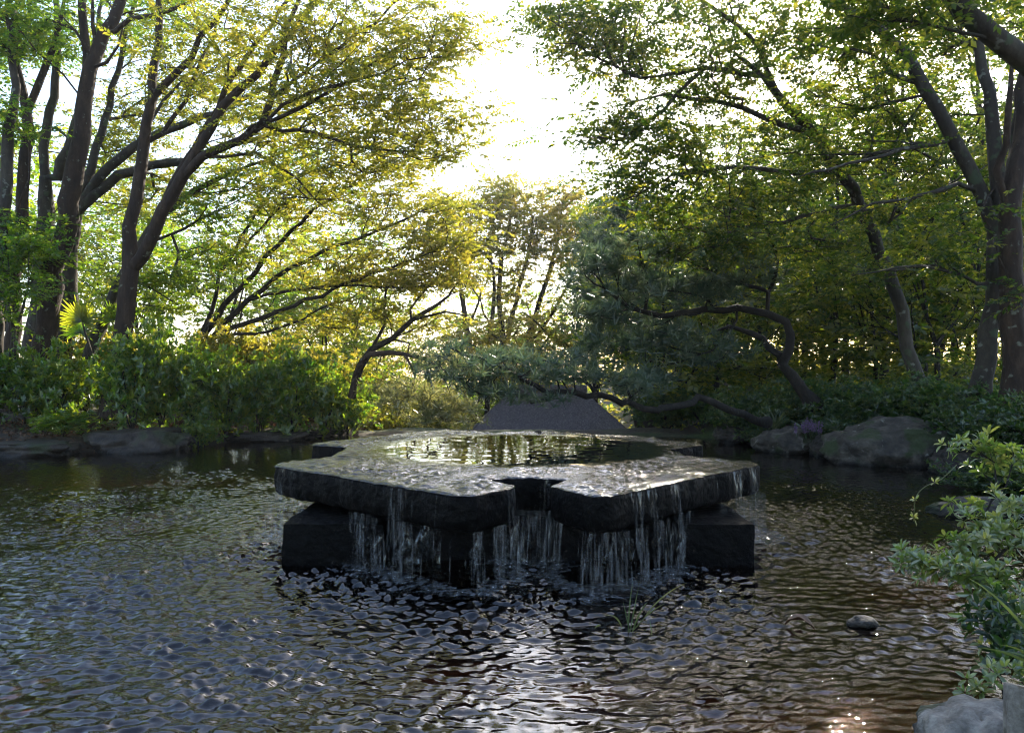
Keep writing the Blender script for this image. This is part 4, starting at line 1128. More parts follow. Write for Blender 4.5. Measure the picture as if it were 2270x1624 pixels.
# ------------------------------------------------------------------ wood behind: copies of a few grown trees
def proto(seed, Ht, cw, z0, leafm, bark, nst=2, ncl=150, lean=.15, **k):
    """A grown tree in its own coordinates: Ht tall, crown half-width cw from height z0 up."""
    T = Tree(seed, .45)
    r = T.r
    root = empty("wood_tree", (0, 0, 0), cat="tree")
    a = r.uniform(0, 6.28)
    lx, ly = lean * math.cos(a), lean * math.sin(a)
    hs = np.linspace(0, .86 * Ht, 7)
    r0 = .011 * Ht + .03
    T.limb([(lx * h + r.normal(0, .06) * (h > 0), ly * h + r.normal(0, .06) * (h > 0), h, r0 * (1 - .85 * h / Ht)) for h in hs], bare=.35)
    for q in range(nst):
        h0 = r.uniform(.22, .5) * Ht
        an = r.uniform(0, 6.28); L = r.uniform(.35, .5) * Ht
        o = r.uniform(.25, .5)
        T.limb([(lx * h0 + math.cos(an) * o * L * s, ly * h0 + math.sin(an) * o * L * s, h0 + L * s * .9 + .0, r0 * .5 * (1 - .7 * s)) for s in (0, .35, .7, 1)], bare=.3)
    u = r.normal(0, 1, (ncl, 3)); u /= np.linalg.norm(u, axis=1)[:, None]; u *= r.uniform(.25, 1, (ncl, 1)) ** .5
    cl = u * np.array([cw, cw, (Ht - z0) / 2]) + np.array([lx * Ht * .7, ly * Ht * .7, (Ht + z0) / 2])
    cl[:, 2] = np.round(cl[:, 2] / .7) * .7 + r.normal(0, .12, ncl)      # loose tiers
    T.grow(cl)
    T.wood("trunk", M[bark], root, (0, 0, 0), tip=.009)
    kw = dict(per=4, spread=(.42, .42, .13), leaf=.16, n=12, length=.55, tint=.5, tvar=.22)
    kw.update(k)
    T.foliage("crown", M[leafm], root, (0, 0, 0), **kw)
    return root


PR = [proto(101, 11.0, 3.2, 3.4, 'leaf_deep', 'bark_dark', 2, 110, tint=.5),
      proto(102, 12.5, 3.0, 4.4, 'leaf_deep', 'bark_dark', 3, 115, tint=.45),
      proto(103, 7.0, 2.8, 1.4, 'leaf_deep', 'bark_dark', 3, 110, tint=.65),
      proto(104, 5.0, 2.4, .8, 'leaf_deep', 'bark_dark', 3, 110, tint=.7)]
PL = [proto(111, 9.0, 2.8, 2.6, 'leaf_gold', 'bark_dark', 2, 120, tint=.45),
      proto(112, 7.0, 2.6, 1.6, 'leaf_fresh', 'bark_dark', 3, 120, tint=.6)]
used_proto = set()


def plant(p, px, D, sc, rz, label, group, name=None, zoff=0):
    x = (px - CX) / F * D
    z = float(ground_z(np.array([x]), np.array([D]))[0]) - .05 + zoff
    o = p if p.name not in used_proto else copy_tree(p)
    used_proto.add(p.name)
    o.location = (x, D, z); o.rotation_euler = (0, 0, rz); o.scale = (sc, sc, sc)
    o['label'] = label; o['group'] = group; o['category'] = "tree"
    return o


WG = "trees of the wood on the right"
right_spots = [(1500, 26, 0, 1.0), (1610, 24, 2, 1.0), (1690, 22, 3, .9), (1700, 29, 1, .85), (1770, 25, 0, .9), (1840, 21, 2, 1.0), (1870, 28, 1, .85), (1940, 19.5, 3, .9), (1960, 24, 0, 1.0), (2050, 21, 1, .95), (2090, 17.5, 3, .95), (2120, 26, 0, .9), (2190, 20, 2, 1.0), (2240, 23, 1, 1.0), (2330, 18, 0, .95), (2420, 21, 1, 1.0),
               (1560, 31, 1, .95), (1650, 33, 0, .95), (1760, 34, 2, 1.2), (1850, 35, 1, .95), (1960, 33, 0, .95), (2070, 34, 2, 1.3), (2180, 32, 1, .9), (2300, 29, 0, .95), (1470, 20, 3, .9), (1580, 19.5, 3, .85), (2020, 29, 3, 1.4), (2400, 27, 2, 1.2), (1420, 36, 0, 1.0), (2260, 36, 0, .95),
               (1500, 38, 2, 1.3), (1590, 40, 3, 1.9), (1670, 37, 3, 1.7), (1750, 42, 3, 1.9), (1830, 38, 3, 1.7), (1910, 41, 3, 1.9), (1990, 37, 3, 1.7), (2060, 42, 3, 2.0), (2140, 38, 3, 1.8), (2220, 41, 3, 1.9), (2300, 37, 3, 1.8), (1450, 42, 2, 1.4)]
size_w = ["tall broad tree", "tall slim tree", "spreading tree", "low tiered tree"]
ahead = {1500: "behind the long level pine limb", 1610: "behind the bend of the pine trunk"}
rr_ = random.Random(4)
for k, (px, D, p, sc) in enumerate(right_spots):
    nb = ("behind the conifer's right edge" if px < 1520 else "behind the black pine's limbs" if px < 1680 else "behind the black pine's trunk" if px < 1800 else
          "left of the lone leaning trunk" if px < 1920 else "behind the lone leaning trunk" if px < 2080 else "right of the lone leaning trunk" if px < 2180 else "behind both thick trunks")
    dep = "front row" if D < 20.5 else "second row" if D < 25 else "third row" if D < 30 else "rear row" if D < 36.5 else "farthest row"
    plant(PR[p], px, D, sc, rr_.uniform(0, 6.28), f"{size_w[p]} {nb}, {dep}", WG)

LGb = "trees of the sunlit wood on the left"
left_spots = [(40, 27, 0, 1.1), (150, 30, 1, 1.2), (270, 26, 1, 1.0), (380, 31, 0, 1.1), (490, 28, 1, 1.0), (590, 33, 0, 1.1), (690, 30, 1, 1.0), (790, 35, 0, 1.0), (890, 40, 0, 1.1), (-60, 23, 1, 1.2), (330, 24, 1, .8), (650, 40, 0, 1.2), (760, 44, 1, 1.7), (840, 31, 1, 1.05), (930, 34, 1, 1.15), (1000, 42, 1, 1.55), (1070, 47, 1, 1.75), (1150, 43, 1, 1.6), (1225, 46, 1, 1.7), (700, 35, 1, 1.25)]
for k, (px, D, p, sc) in enumerate(left_spots):
    nb = ("beside the photo's left border" if px < 60 else "behind the knobbed tree" if px < 200 else "behind the forked dark trunk" if px < 340 else
          "just right of the forked dark trunk" if px < 440 else "behind the foot of the fan tree" if px < 560 else "behind the fan tree's branches" if px < 740 else "left of the middle group" if px < 900 else "behind the slim feathery tree" if px < 1000 else "behind the thin straight stem" if px < 1100 else "behind the two-stemmed tree" if px < 1200 else "behind the right-leaning stems")
    dep = "nearer row" if D < 26.5 else "middle row" if D < 32 else "back row"
    plant(PL[p], px, D, sc, rr_.uniform(0, 6.28), f"{['tall golden', 'bushy bright green'][p]} tree {nb}, {dep}", LGb)


# two look-alikes in one spot are told apart by which stands further left
byl = {}
for o in list(C.objects):
    if o.parent is None and o.get('category') == "tree" and o.get('group') in (WG, LGb): byl.setdefault(o['label'], []).append(o)
for lab, oo in byl.items():
    if len(oo) == 2:
        oo.sort(key=lambda o: o.location.x / o.location.y)
        oo[0]['label'] = "left one of two, " + lab; oo[1]['label'] = "right one of two, " + lab


# ------------------------------------------------------------------ shrubs
def shrub_proto(seed, w_, h_, leafm, nros, leaf, tint, hollow=.35):
    r = np.random.default_rng(seed)
    root = empty("shrub", (0, 0, 0), cat="shrub")
    T = Tree(seed, .16)
    T.node(np.array([0, 0, -.1]), -1, .03)
    T.node(np.array([0, 0, .08]), 0, .03)
    for q in range(7):
        an = r.uniform(0, 6.28); o = r.uniform(.25, .6) * w_
        T.limb([(0, 0, .06, .02), (o * .35 * math.cos(an), o * .35 * math.sin(an), h_ * .3, .018), (o * math.cos(an), o * math.sin(an), h_ * .62, .01)], wob=.02, bare=.3)
    ncl = 120
    u = r.normal(0, 1, (ncl, 3)); u /= np.linalg.norm(u, axis=1)[:, None]
    u *= r.uniform(hollow, 1, (ncl, 1))
    lob = 1 + .22 * np.sin(3 * np.arctan2(u[:, 1], u[:, 0]) + seed)[:, None]
    cl = u * lob * np.array([w_, w_, h_ * .46]) + np.array([0, 0, h_ * .6])
    cl[:, 2] = np.maximum(cl[:, 2], .08)
    T.grow(cl, jit=.03)
    T.wood("stems", M['bark_dark'], root, (0, 0, 0), tip=.0035, rmin=.003, sides=(7, 5, 4))
    T.foliage("foliage", M[leafm], root, (0, 0, 0), per=nros, spread=(.12, .12, .09), kind='rosette', leaf=leaf, n=8, tilt=.5, tint=tint, tvar=.2, tleaf=.2)
    return root


SH = [shrub_proto(201, .85, 1.5, 'shrub_leaf', 5, .115, .5), shrub_proto(202, .95, 1.3, 'shrub_leaf', 5, .115, .55), shrub_proto(203, .8, 1.1, 'shrub_leaf', 5, .11, .6)]
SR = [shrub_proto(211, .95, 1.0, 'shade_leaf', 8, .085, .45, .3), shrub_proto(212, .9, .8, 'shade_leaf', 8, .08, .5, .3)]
SY = [shrub_proto(221, 1.0, 1.6, 'leaf_gold', 8, .1, .7, .3)]


def bush(p, px, D, sx, sz, label, group, zoff=0):
    x = (px - CX) / F * D
    z = float(ground_z(np.array([x]), np.array([D]))[0]) - .03 + zoff
    o = p if p.name not in used_proto else copy_tree(p)
    used_proto.add(p.name)
    o.location = (x, D, z); o.rotation_euler = (0, 0, rr_.uniform(0, 6.28)); o.scale = (sx, sx, sz)
    o['label'] = label; o['group'] = group; o['category'] = "shrub"
    return o


HG = "shrubs of the hedge on the left bank"
for a in [(0, -20, 15.6, 1.0, .8, "half cut by the photo's left border"), (2, 55, 16.0, .8, .95, "at the feet of the thin pale stems"), (1, 120, 15.7, .85, .95, "in front of the knobbed trunk"), (2, 190, 16.8, .75, .8, "sunlit, below the fan palm"),
          (0, 290, 15.5, .85, 1.05, "in front of the forked trunk's foot"), (1, 355, 16.0, .8, 1.2, "right of the forked trunk, above the big left rock"), (0, 425, 16.2, .85, .98, "above the right end of the big left rock"), (1, 500, 16.7, .9, 1.02, "in the middle of the hedge"),
          (0, 575, 17.0, .85, .92, "looser, right of the hedge's middle"), (0, 650, 17.3, .9, 1.12, "dark and tall near the hedge's right end"), (2, 715, 17.8, .9, 1.15, "second from the hedge's right end"), (1, 770, 18.4, .8, .75, "at the hedge's right end, beside the tufted grass"),
          (2, 440, 15.7, .5, .5, "small, spilling over the big left rock"), (2, 140, 15.1, .7, .35, "low, at the water's edge by the flat left rock")]:
    bush(SH[a[0]], a[1], a[2], a[3], a[4] * 1.28, "green backlit shrub " + a[5], HG)
YG = "yellow-green bushes behind the hedge"
for a in [(560, 20, 1.2, 1.25, "behind the hedge's middle"), (660, 20.5, 1.3, 1.3, "behind the tall dark part of the hedge"), (750, 20.8, 1.3, 1.2, "behind the hedge's right end"), (850, 19.9, 1.0, 1.0, "bright, under the feathery pine bough"), (1425, 26.5, 1.5, 1.4, "beyond the hut's right hip"), (1500, 23.5, 1.3, 1.0, "right of the thatched roof, under the conifer"), (900, 20.8, 1.1, 1.2, "bright, left of the table's far rim"), (960, 22, 1.2, 1.4, "darkest, beside the thatched roof"), (480, 19.6, 1.0, 1.2, "behind the fan tree's foot"), (230, 19, 1.1, 1.2, "behind the pale leaning trunk")]:
    o = bush(SY[0], a[0], a[1], a[2], a[3], "golden bush " + a[4], YG)
    if 840 <= a[0] < 1000: o.location.z = -1.25
SG = "low shrubs on the right bank"
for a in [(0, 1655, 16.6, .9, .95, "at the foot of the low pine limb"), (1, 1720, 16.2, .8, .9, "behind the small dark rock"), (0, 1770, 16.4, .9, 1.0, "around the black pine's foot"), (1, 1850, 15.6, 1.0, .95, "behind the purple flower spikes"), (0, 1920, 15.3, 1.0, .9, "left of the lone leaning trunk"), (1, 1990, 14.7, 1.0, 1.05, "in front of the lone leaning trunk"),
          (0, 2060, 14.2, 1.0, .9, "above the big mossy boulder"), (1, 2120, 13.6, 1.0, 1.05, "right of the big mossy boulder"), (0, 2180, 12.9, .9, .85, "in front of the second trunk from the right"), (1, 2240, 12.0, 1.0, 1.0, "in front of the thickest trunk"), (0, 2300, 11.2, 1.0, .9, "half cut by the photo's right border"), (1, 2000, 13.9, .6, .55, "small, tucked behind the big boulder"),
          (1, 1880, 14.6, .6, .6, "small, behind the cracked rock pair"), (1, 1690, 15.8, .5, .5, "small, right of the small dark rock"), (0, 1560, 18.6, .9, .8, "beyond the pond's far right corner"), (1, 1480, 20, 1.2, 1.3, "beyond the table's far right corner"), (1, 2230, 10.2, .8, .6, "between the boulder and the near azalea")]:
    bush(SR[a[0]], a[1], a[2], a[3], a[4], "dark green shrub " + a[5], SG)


# ------------------------------------------------------------------ rocks
def rock(name, label, c, dims, seed, mat, rot=0, group=None, flat=.0, sub=5, amp=.28, cat="rock"):
    import bmesh
    bm = bmesh.new()
    bmesh.ops.create_icosphere(bm, subdivisions=sub, radius=1)
    for v in bm.verts:
        p = v.co.copy()
        n1 = mnoise.fractal(p * 1.1 + Vector((seed * 3.1, seed, 0)), 1.0, 2.0, 3)
        n2 = mnoise.fractal(p * 4 + Vector((seed, 5, seed)), 1.0, 2.0, 4)
        c1 = mnoise.cell(p * 1.6 + Vector((seed, 0, 3)))
        n3 = mnoise.ridged_multi_fractal(p * 2.2 + Vector((seed, seed * 2, 1)), 1.0, 2.0, 4, 1.0, 2.0)
        p *= 1 + amp * n1 + .09 * n2 + .05 * c1 - .03 * n3
        if flat and p.z > flat: p.z = flat + (p.z - flat) * .25
        v.co = Vector((p.x * dims[0], p.y * dims[1], p.z * dims[2]))
    me = bpy.data.meshes.new(name)
    bm.to_mesh(me); bm.free()
    me.polygons.foreach_set("use_smooth", np.full(len(me.polygons), True))
    me.materials.append(M[mat])
    o = bpy.data.objects.new(name, me)
    o.location = c; o.rotation_euler = (0, 0, rot)
    C.objects.link(o)
    return tag(o, label, cat, group)


def on_water(px, D, z=0.0):
    return ((px - CX) / F * D, D, z)


RKL, RKR = "rocks edging the left bank", "rocks edging the right bank"
rock("rock", "broad brown rock with flat sloping top below the left hedge", on_water(325, 15.2, .10), (.95, .75, .46), 1.0, 'rock_dark', .1, RKL, .55)
rock("rock", "long low brown rock at the photo's left border", on_water(60, 14.4, .06), (.95, .6, .30), 2.4, 'rock_dark', -.1, RKL, .5)
rock("rock", "low dark ledge rock right of the broad brown rock", on_water(575, 17.2, .08), (1.0, .6, .22), 3.7, 'rock_dark', .2, RKL, .5)
rock("rock", "small pale stone by the tufted grass at the left bank's end", on_water(752, 18.6, .16), (.2, .2, .2), 4.2, 'rock', 0, RKL)
rock("rock", "dark wet rock under the hedge's right end", on_water(690, 18.2, .02), (.7, .5, .18), 5.9, 'rock_dark', .4, RKL)
rock("rock", "small blocky dark rock at the far right corner of the pond", on_water(1628, 16.7, .16), (.46, .45, .27), 6.3, 'rock_dark', .2, RKR, .5)
rock("rock", "smooth brown rock sloping into the water, left of the cracked pair", on_water(1752, 14.9, .12), (.62, .55, .36), 7.5, 'rock', -.1, RKR)
rock("rock", "small cracked rock wedged between brown rock and big boulder", on_water(1835, 14.1, .12), (.3, .35, .26), 8.8, 'rock_dark', .5, RKR)
rock("boulder", "big mossy grey boulder rising from the pond on the right", on_water(1985, 13.2, .12), (1.12, .85, .62), 9.1, 'rock', -.25, RKR, amp=.2, sub=5)
rock("rock", "low dark rock right of the big boulder, under leaves", on_water(2130, 12.0, .08), (.5, .5, .3), 10.6, 'rock_dark', .3, RKR)
rock("rock", "pale flat rock at the waterline behind the near azalea", on_water(2165, 8.6, .02), (.45, .4, .16), 11.4, 'rock', .3, RKR)
rock("boulder", "pale weathered boulder in the bottom right corner", (1.95, 3.2, -.05), (.33, .34, .26), 12.2, 'rock_pale', .4, None, amp=.15)
STG = "stones lying in the shallow water"
rock("stone", "flat grey stone just breaking the surface on the right", on_water(1915, 4.88, .015), (.10, .075, .04), 13.1, 'rock_pale', .1, STG, sub=3)
rock("stone", "dark flat stone under the heaviest fall", on_water(1355, 5.62, -.035), (.34, .2, .06), 14.7, 'wet_stone', .1, STG)
rock("stone", "rust-brown sunken stone before the table's front", on_water(1045, 4.9, -.065), (.2, .16, .07), 15.3, 'rock_dark', .2, STG)
rock("stone", "small dark pebble on the wet far rim of the table", on_water(1192, 10.85, ZT + .02), (.05, .04, .025), 16.3, 'rock_dark', .2, None, sub=3)


# ------------------------------------------------------------------ thatched hut below the weir
def hut():
    root = empty("thatched_hut", (1.4, 28, -4.6), label="hut with a grey-brown hipped thatch roof below the pond's far edge", cat="hut")
    org = np.array((1.4, 28, -4.6))
    ridge = [np.array((-.02, 29, .72)), np.array((2.6, 29, .72))]
    ev = [np.array((-3.1, 25.4, -2.4)), np.array((5.85, 25.4, -2.4)), np.array((5.85, 32.6, -2.4)), np.array((-3.1, 32.6, -2.4))]
    mb = MB()
    def slope(a, b, c, d, nu=60, nv=40):     # a-b eave, d-c ridge
        U, W = np.meshgrid(np.linspace(0, 1, nu), np.linspace(0, 1, nv))
        lo = a + (b - a) * U[..., None]; hi = d + (c - d) * U[..., None]
        P = lo * (1 - W[..., None]) + hi * W[..., None]
        n = np.cross(b - a, d - a); n /= np.linalg.norm(n)
        P = P.reshape(-1, 3)
        nz = np.array([mnoise.fractal(Vector(p * 3.1), 1, 2, 3) for p in P])
        edge = np.minimum(np.minimum(U, 1 - U), 1).ravel()
        rnd = (.05 * np.sin(W.ravel() * math.pi) + .035 * nz * (edge > .005))
        P = P + n * rnd[:, None]
        i = np.arange(nv - 1)[:, None] * nu + np.arange(nu - 1)[None]
        mb.add(P, np.stack([i, i + 1, i + nu + 1, i + nu], -1).reshape(-1, 4))
    slope(ev[0], ev[1], ridge[1], ridge[0], 90, 50)
    slope(ev[1], ev[2], ridge[1], ridge[1] + np.array((.001, 0, 0)), 50, 40)
    slope(ev[2], ev[3], ridge[0], ridge[1], 60, 40)
    slope(ev[3], ev[0], ridge[0] - np.array((.001, 0, 0)), ridge[0], 50, 40)
    e2 = [p + np.array((0, 0, -.3)) for p in ev]
    for k in range(4):
        a, b = ev[k], ev[(k + 1) % 4]
        mb.add([a, b, b + (0, 0, -.3), a + (0, 0, -.3)], [(0, 3, 2, 1)])
    mb.add(e2, [(0, 1, 2, 3)])
    roof = mb.build("roof", M['thatch'], root, origin=org)
    V, Q = tube(np.array([ridge[0] + (-.15, 0, .05), (ridge[0] + ridge[1]) / 2 + (0, 0, .06), ridge[1] + (.15, 0, .05)]), [.16, .17, .16], 10)
    m2 = MB(); m2.add(V, Q); m2.build("ridge_roll", M['thatch'], roof, origin=org)
    m3 = MB()
    x0, x1, y0, y1, z0, z1 = -1.9, 4.7, 26.5, 31.5, -5.2, -2.72
    B = [(x0, y0, z0), (x1, y0, z0), (x1, y1, z0), (x0, y1, z0), (x0, y0, z1), (x1, y0, z1), (x1, y1, z1), (x0, y1, z1)]
    m3.add(B, [(0, 1, 5, 4), (1, 2, 6, 5), (2, 3, 7, 6), (3, 0, 4, 7)])
    m3.build("wall", M['hut_wall'], root, smooth=False, origin=org)


hut()


# ------------------------------------------------------------------ near azalea on the right, big leaves in rosettes
def leafy(mb, pos, dirs, r, n, leaf, tint, spread=1.0):
    """Rosettes of folded leaves at pos, opening along dirs."""
    for p, d in zip(pos, dirs):
        d = d / np.linalg.norm(d)
        ref = np.array([1, 0, 0]) if abs(d[0]) < .8 else np.array([0, 1, 0])
        u = np.cross(d, ref); u /= np.linalg.norm(u); v = np.cross(d, u)
        m = r.integers(n - 2, n + 3)
        tc = np.clip(tint + r.normal(0, .18), 0, 1)
        for k in range(m):
            a = k * 2.4 + r.uniform(-.2, .2)
            up = 1.15 - spread * (k / m) * 1.25 + r.normal(0, .12)      # inner leaves stand, outer ones lie open
            rad = math.cos(a) * u + math.sin(a) * v
            ax = rad * math.cos(up) + d * math.sin(up)
            nn = d * math.cos(up) - rad * math.sin(up)
            sd = np.cross(nn, ax)
            L = leaf * r.uniform(.7, 1.15) * (.62 + .38 * (k / m) + .1)
            P = LEAF6V[:, :1] * ax * L + LEAF6V[:, 1:2] * sd * L + LEAF6V[:, 2:] * nn * L
            P -= (LEAF6V[:, :1] ** 2) * d * L * .12
            P += p + ax * .006
            t = np.clip(tc + r.normal(0, .15), 0, 1)
            T = [(0, 6, 1), (6, 7, 1), (7, 2, 1), (7, 3, 2), (0, 5, 6), (5, 4, 6), (6, 4, 7), (7, 4, 3)]
            mb.add(P, T=T, A=t)


def azalea(name, label, seed, base, pads, leaf=.07, n=9, tint=.55, mat='azalea_leaf'):
    T = Tree(seed, .1)
    r = T.r
    T.node(np.array(base) + (0, 0, -.1), -1, .022); T.node(np.array(base) + (0, 0, .05), 0, .02)
    T.grow(pads_px(pads, r), jit=.025, upw=.3)
    root = empty(name, base, label=label, cat="shrub")
    T.wood("stems", M['bark_dark'], root, base, tip=.0022, rmin=.0016, sides=(8, 6, 5))
    mb = MB()
    pos, dirs = [], []
    for i in T.tips:
        d = T.P[i] - T.P[T.par[i]]
        d = d / (np.linalg.norm(d) + 1e-9) + np.array([0, -.15, .9]) + r.normal(0, .25, 3)
        pos.append(T.P[i]); dirs.append(d)
        for q in range(r.integers(0, 2)):
            pos.append(T.P[i] + r.normal(0, .05, 3)); dirs.append(d + r.normal(0, .6, 3))
    leafy(mb, pos, dirs, r, n, leaf, tint)
    mb.build("foliage", M[mat], root, smooth=False, origin=base, attr=True)


azalea("azalea", "azalea with pale leaf rosettes hanging over the water on the right", 301, (3.15, 4.35, .12),
       [(2150, 985, 4.9, 60, 24, .12, 9), (2215, 1020, 4.8, 70, 40, .25, 22), (2150, 1130, 4.6, 55, 22, .15, 10), (2200, 1180, 4.4, 70, 36, .2, 18), (2120, 1195, 4.4, 45, 22, .15, 8), (2060, 1245, 4.2, 70, 22, .15, 14), (2140, 1270, 4.2, 70, 36, .2, 18), (2210, 1300, 4.1, 65, 44, .25, 20), (2250, 1120, 4.4, 40, 60, .2, 12), (2250, 1420, 3.9, 50, 60, .2, 12), (2200, 1370, 4.0, 50, 30, .2, 8)])
azalea("azalea", "small lone azalea sprig beside the cut post", 302, (2.12, 3.42, .02),
       [(2165, 1525, 3.42, 30, 18, .05, 4), (2200, 1480, 3.4, 40, 16, .08, 5)], .055, 9, .55)
azalea("broadleaf_bush", "bush with broader darker leaves low at the right border", 303, (2.75, 4.0, .1),
       [(2200, 1350, 3.9, 60, 40, .12, 12), (2250, 1400, 3.8, 50, 50, .12, 12), (2240, 1470, 3.6, 40, 30, .1, 8), (2170, 1390, 3.9, 40, 20, .1, 5)], .085, 5, .25, 'shade_leaf')


# ------------------------------------------------------------------ blades, vines, flowers, palm
def blade(mb, p0, p1, bend, wd, r, t, seg=8):
    p0, p1 = np.array(p0), np.array(p1)
    s = np.linspace(0, 1, seg)[:, None]
    mid = (p0 + p1) / 2 + np.array(bend)
    P = p0 * (1 - s) ** 2 + 2 * mid * s * (1 - s) + p1 * s * s
    d = p1 - p0
    side = np.cross(d, [0, 1, .15]); side /= np.linalg.norm(side) + 1e-9
    ww = wd * np.minimum(1, 2.2 * (1 - s)) * np.minimum(1, .5 + 2 * s)
    A, B, Cn = P + side * ww / 2, P - side * ww / 2, P + np.array([0, -.35, .0]) * ww * .4
    V = np.concatenate([A, Cn, B])
    k = np.arange(seg - 1)
    Q = np.concatenate([np.stack([k, k + 1, k + 1 + seg, k + seg], 1), np.stack([k + seg, k + 1 + seg, k + 1 + 2 * seg, k + 2 * seg], 1)])
    mb.add(V, Q, A=t)


def tuft(name, label, base, n, Ln, wd, seed, tint=.4, lean=(0, 0), group=None, mat='blade', cat="grass tuft"):
    r = np.random.default_rng(seed)
    mb = MB()
    base = np.array(base, float)
    for k in range(n):
        a = r.uniform(0, 6.28); o = r.uniform(.2, .8)
        L = Ln * r.uniform(.6, 1.15)
        tipv = np.array([math.cos(a) * o * L + lean[0] * L, math.sin(a) * o * L + lean[1] * L, L * math.sqrt(max(.05, 1 - o * o)) * r.uniform(.35, .9)])
        b = base + np.array([r.normal(0, .03), r.normal(0, .03), 0])
        blade(mb, b, b + tipv, (0, 0, .22 * L), wd, r, np.clip(tint + r.normal(0, .2), 0, 1))
    o = mb.build(name, M[mat], None, origin=base, attr=True)
    o.location = base
    return tag(o, label, cat, group)


r_ = np.random.default_rng(77)
mb = MB()
wb = np.array(on_water(1398, 4.72, -.02))
def wpt(px, py, D=4.72): return at(px, py, D)
for (a, b, c, wd, t) in [((1392, 1402), (1402, 1290), (-.01, 0, .02), .009, .35), ((1396, 1400), (1416, 1295), (0, 0, .01), .007, .3), ((1400, 1402), (1436, 1332), (.0, 0, .05), .009, .55), ((1425, 1372), (1524, 1290), (-.03, 0, .05), .008, .95), ((1424, 1372), (1475, 1336), (0, 0, .02), .006, .9), ((1378, 1392), (1340, 1362), (.03, 0, .05), .009, .9),
                         ((1330, 1385), (1318, 1392), (0, 0, .015), .012, .6), ((1424, 1372), (1398, 1402), (0, 0, .0), .006, .5), ((1395, 1402), (1380, 1330), (0, 0, .02), .006, .3), ((1440, 1374), (1446, 1415), (0, 0, .01), .004, .5)]:
    blade(mb, wpt(*a), wpt(*b), c, wd, r_, t)
o = mb.build("reed_tuft", M['blade'], None, origin=wb, attr=True); o.location = wb
tag(o, "few pale bent reed blades standing in the water before the table", "reeds")
tuft("grass_tuft", "arching grass tuft at the right end of the left bank", (*on_water(785, 18.3)[:2], .12), 60, .62, .02, 5, .45)
tuft("grass_tuft", "long grass blades hanging over the pale corner boulder", (2.28, 3.2, .28), 26, .55, .012, 6, .35, (-.35, -.1))
tuft("grass_tuft", "strappy leaves beneath the purple flower spikes", (*on_water(1800, 14.6)[:2], .3), 70, .5, .022, 9, .3)
tuft("grass_tuft", "low strappy leaves over the smooth brown rock", (*on_water(1720, 15.4)[:2], .35), 60, .5, .022, 10, .35)
tuft("grass_tuft", "fern-like blades behind the cracked small rock", (*on_water(1862, 14.4)[:2], .35), 50, .45, .022, 12, .35)

# purple flower spikes
fl = empty("lilyturf", (*on_water(1796, 14.3)[:2], .3), label="clump of purple lilyturf flower spikes on the right bank", cat="flowers")
org = np.array(fl.location)
for k in range(11):
    b = org + np.array([r_.uniform(-.24, .24), r_.uniform(-.12, .12), 0])
    tp = b + np.array([r_.normal(-.05, .05), 0, r_.uniform(.24, .36)])
    m1 = MB(); V, Q = tube(np.array([b, (b + tp) / 2, tp]), [.006, .006, .004], 5); m1.add(V, Q)
    m1.build("stalk", M['blade'], fl, origin=org, attr=True)
    m2 = MB()
    pos = b + (tp - b) * r_.uniform(.35, 1, (46, 1)) + r_.normal(0, .012, (46, 3))
    scatter_sprays(m2, pos, [spray_template('rosette', r_, 4, .02, .028)], r_, .8)
    m2.build("flower_spike", M['purple_petal'], fl, smooth=False, origin=org, attr=True)

# fan palm
pc = at(182, 712, 17.4)
palm = empty("fan_palm", (pc[0] + .35, pc[1], pc[2] - 1.9), label="fan palm with one bright pleated leaf between the left trunks", cat="palm")
org = np.array(palm.location)
m1 = MB(); V, Q = tube(np.array([org, org + (-.05, 0, .9), pc + (.05, 0, -.2), pc]), [.05, .04, .02, .015], 7); m1.add(V, Q)
m1.build("stem", M['bark_grey'], palm, origin=org)
for fi, (c, rad, tilt, tn) in enumerate([(pc, .66, .35, .95), (pc + (.5, .4, .05), .5, -.3, .6), (pc + (-.2, .3, -.25), .5, .6, .5)]):
    m2 = MB()
    for k in range(30):
        a = R(-35) + R(250) * k / 29
        L = rad * (.85 + .15 * math.sin(k * 1.7)) * (1 if 3 < k < 27 else .8)
        d = np.array([math.cos(a), tilt * .4 * math.sin(a) - .25, math.sin(a)])
        blade(m2, c, c + d * L, (0, -.03, .03 + .04 * (k % 2)), .05 * rad / .6, r_, np.clip(tn + r_.normal(0, .08), 0, 1))
    m2.build("frond", M['shrub_leaf'], palm, smooth=False, origin=org, attr=True)

# hanging vine at the azalea
vp = smooth_path(np.array([at(2120, 1030, 4.7), at(2085, 1062, 4.7), at(2050, 1078, 4.7), at(2030, 1100, 4.7), at(2026, 1130, 4.7), at(2024, 1155, 4.7)]), .02)
vine = empty("vine", vp[0], label="thin pale vine tendril hanging from the azalea over the water", cat="vine")
m1 = MB(); V, Q = tube(vp, np.linspace(.003, .0018, len(vp)), 5); m1.add(V, Q, A=.8); m1.build("stem", M['blade'], vine, origin=vp[0], attr=True)
m2 = MB()
for f in (.42, .75, .99):
    p = vp[int(f * (len(vp) - 1))]
    leafy(m2, [p, p], [np.array([-.6, -.4, .5]), np.array([.6, -.4, .3])], r_, 3, .045, .85)
m2.build("foliage", M['azalea_leaf'], vine, smooth=False, origin=vp[0], attr=True)

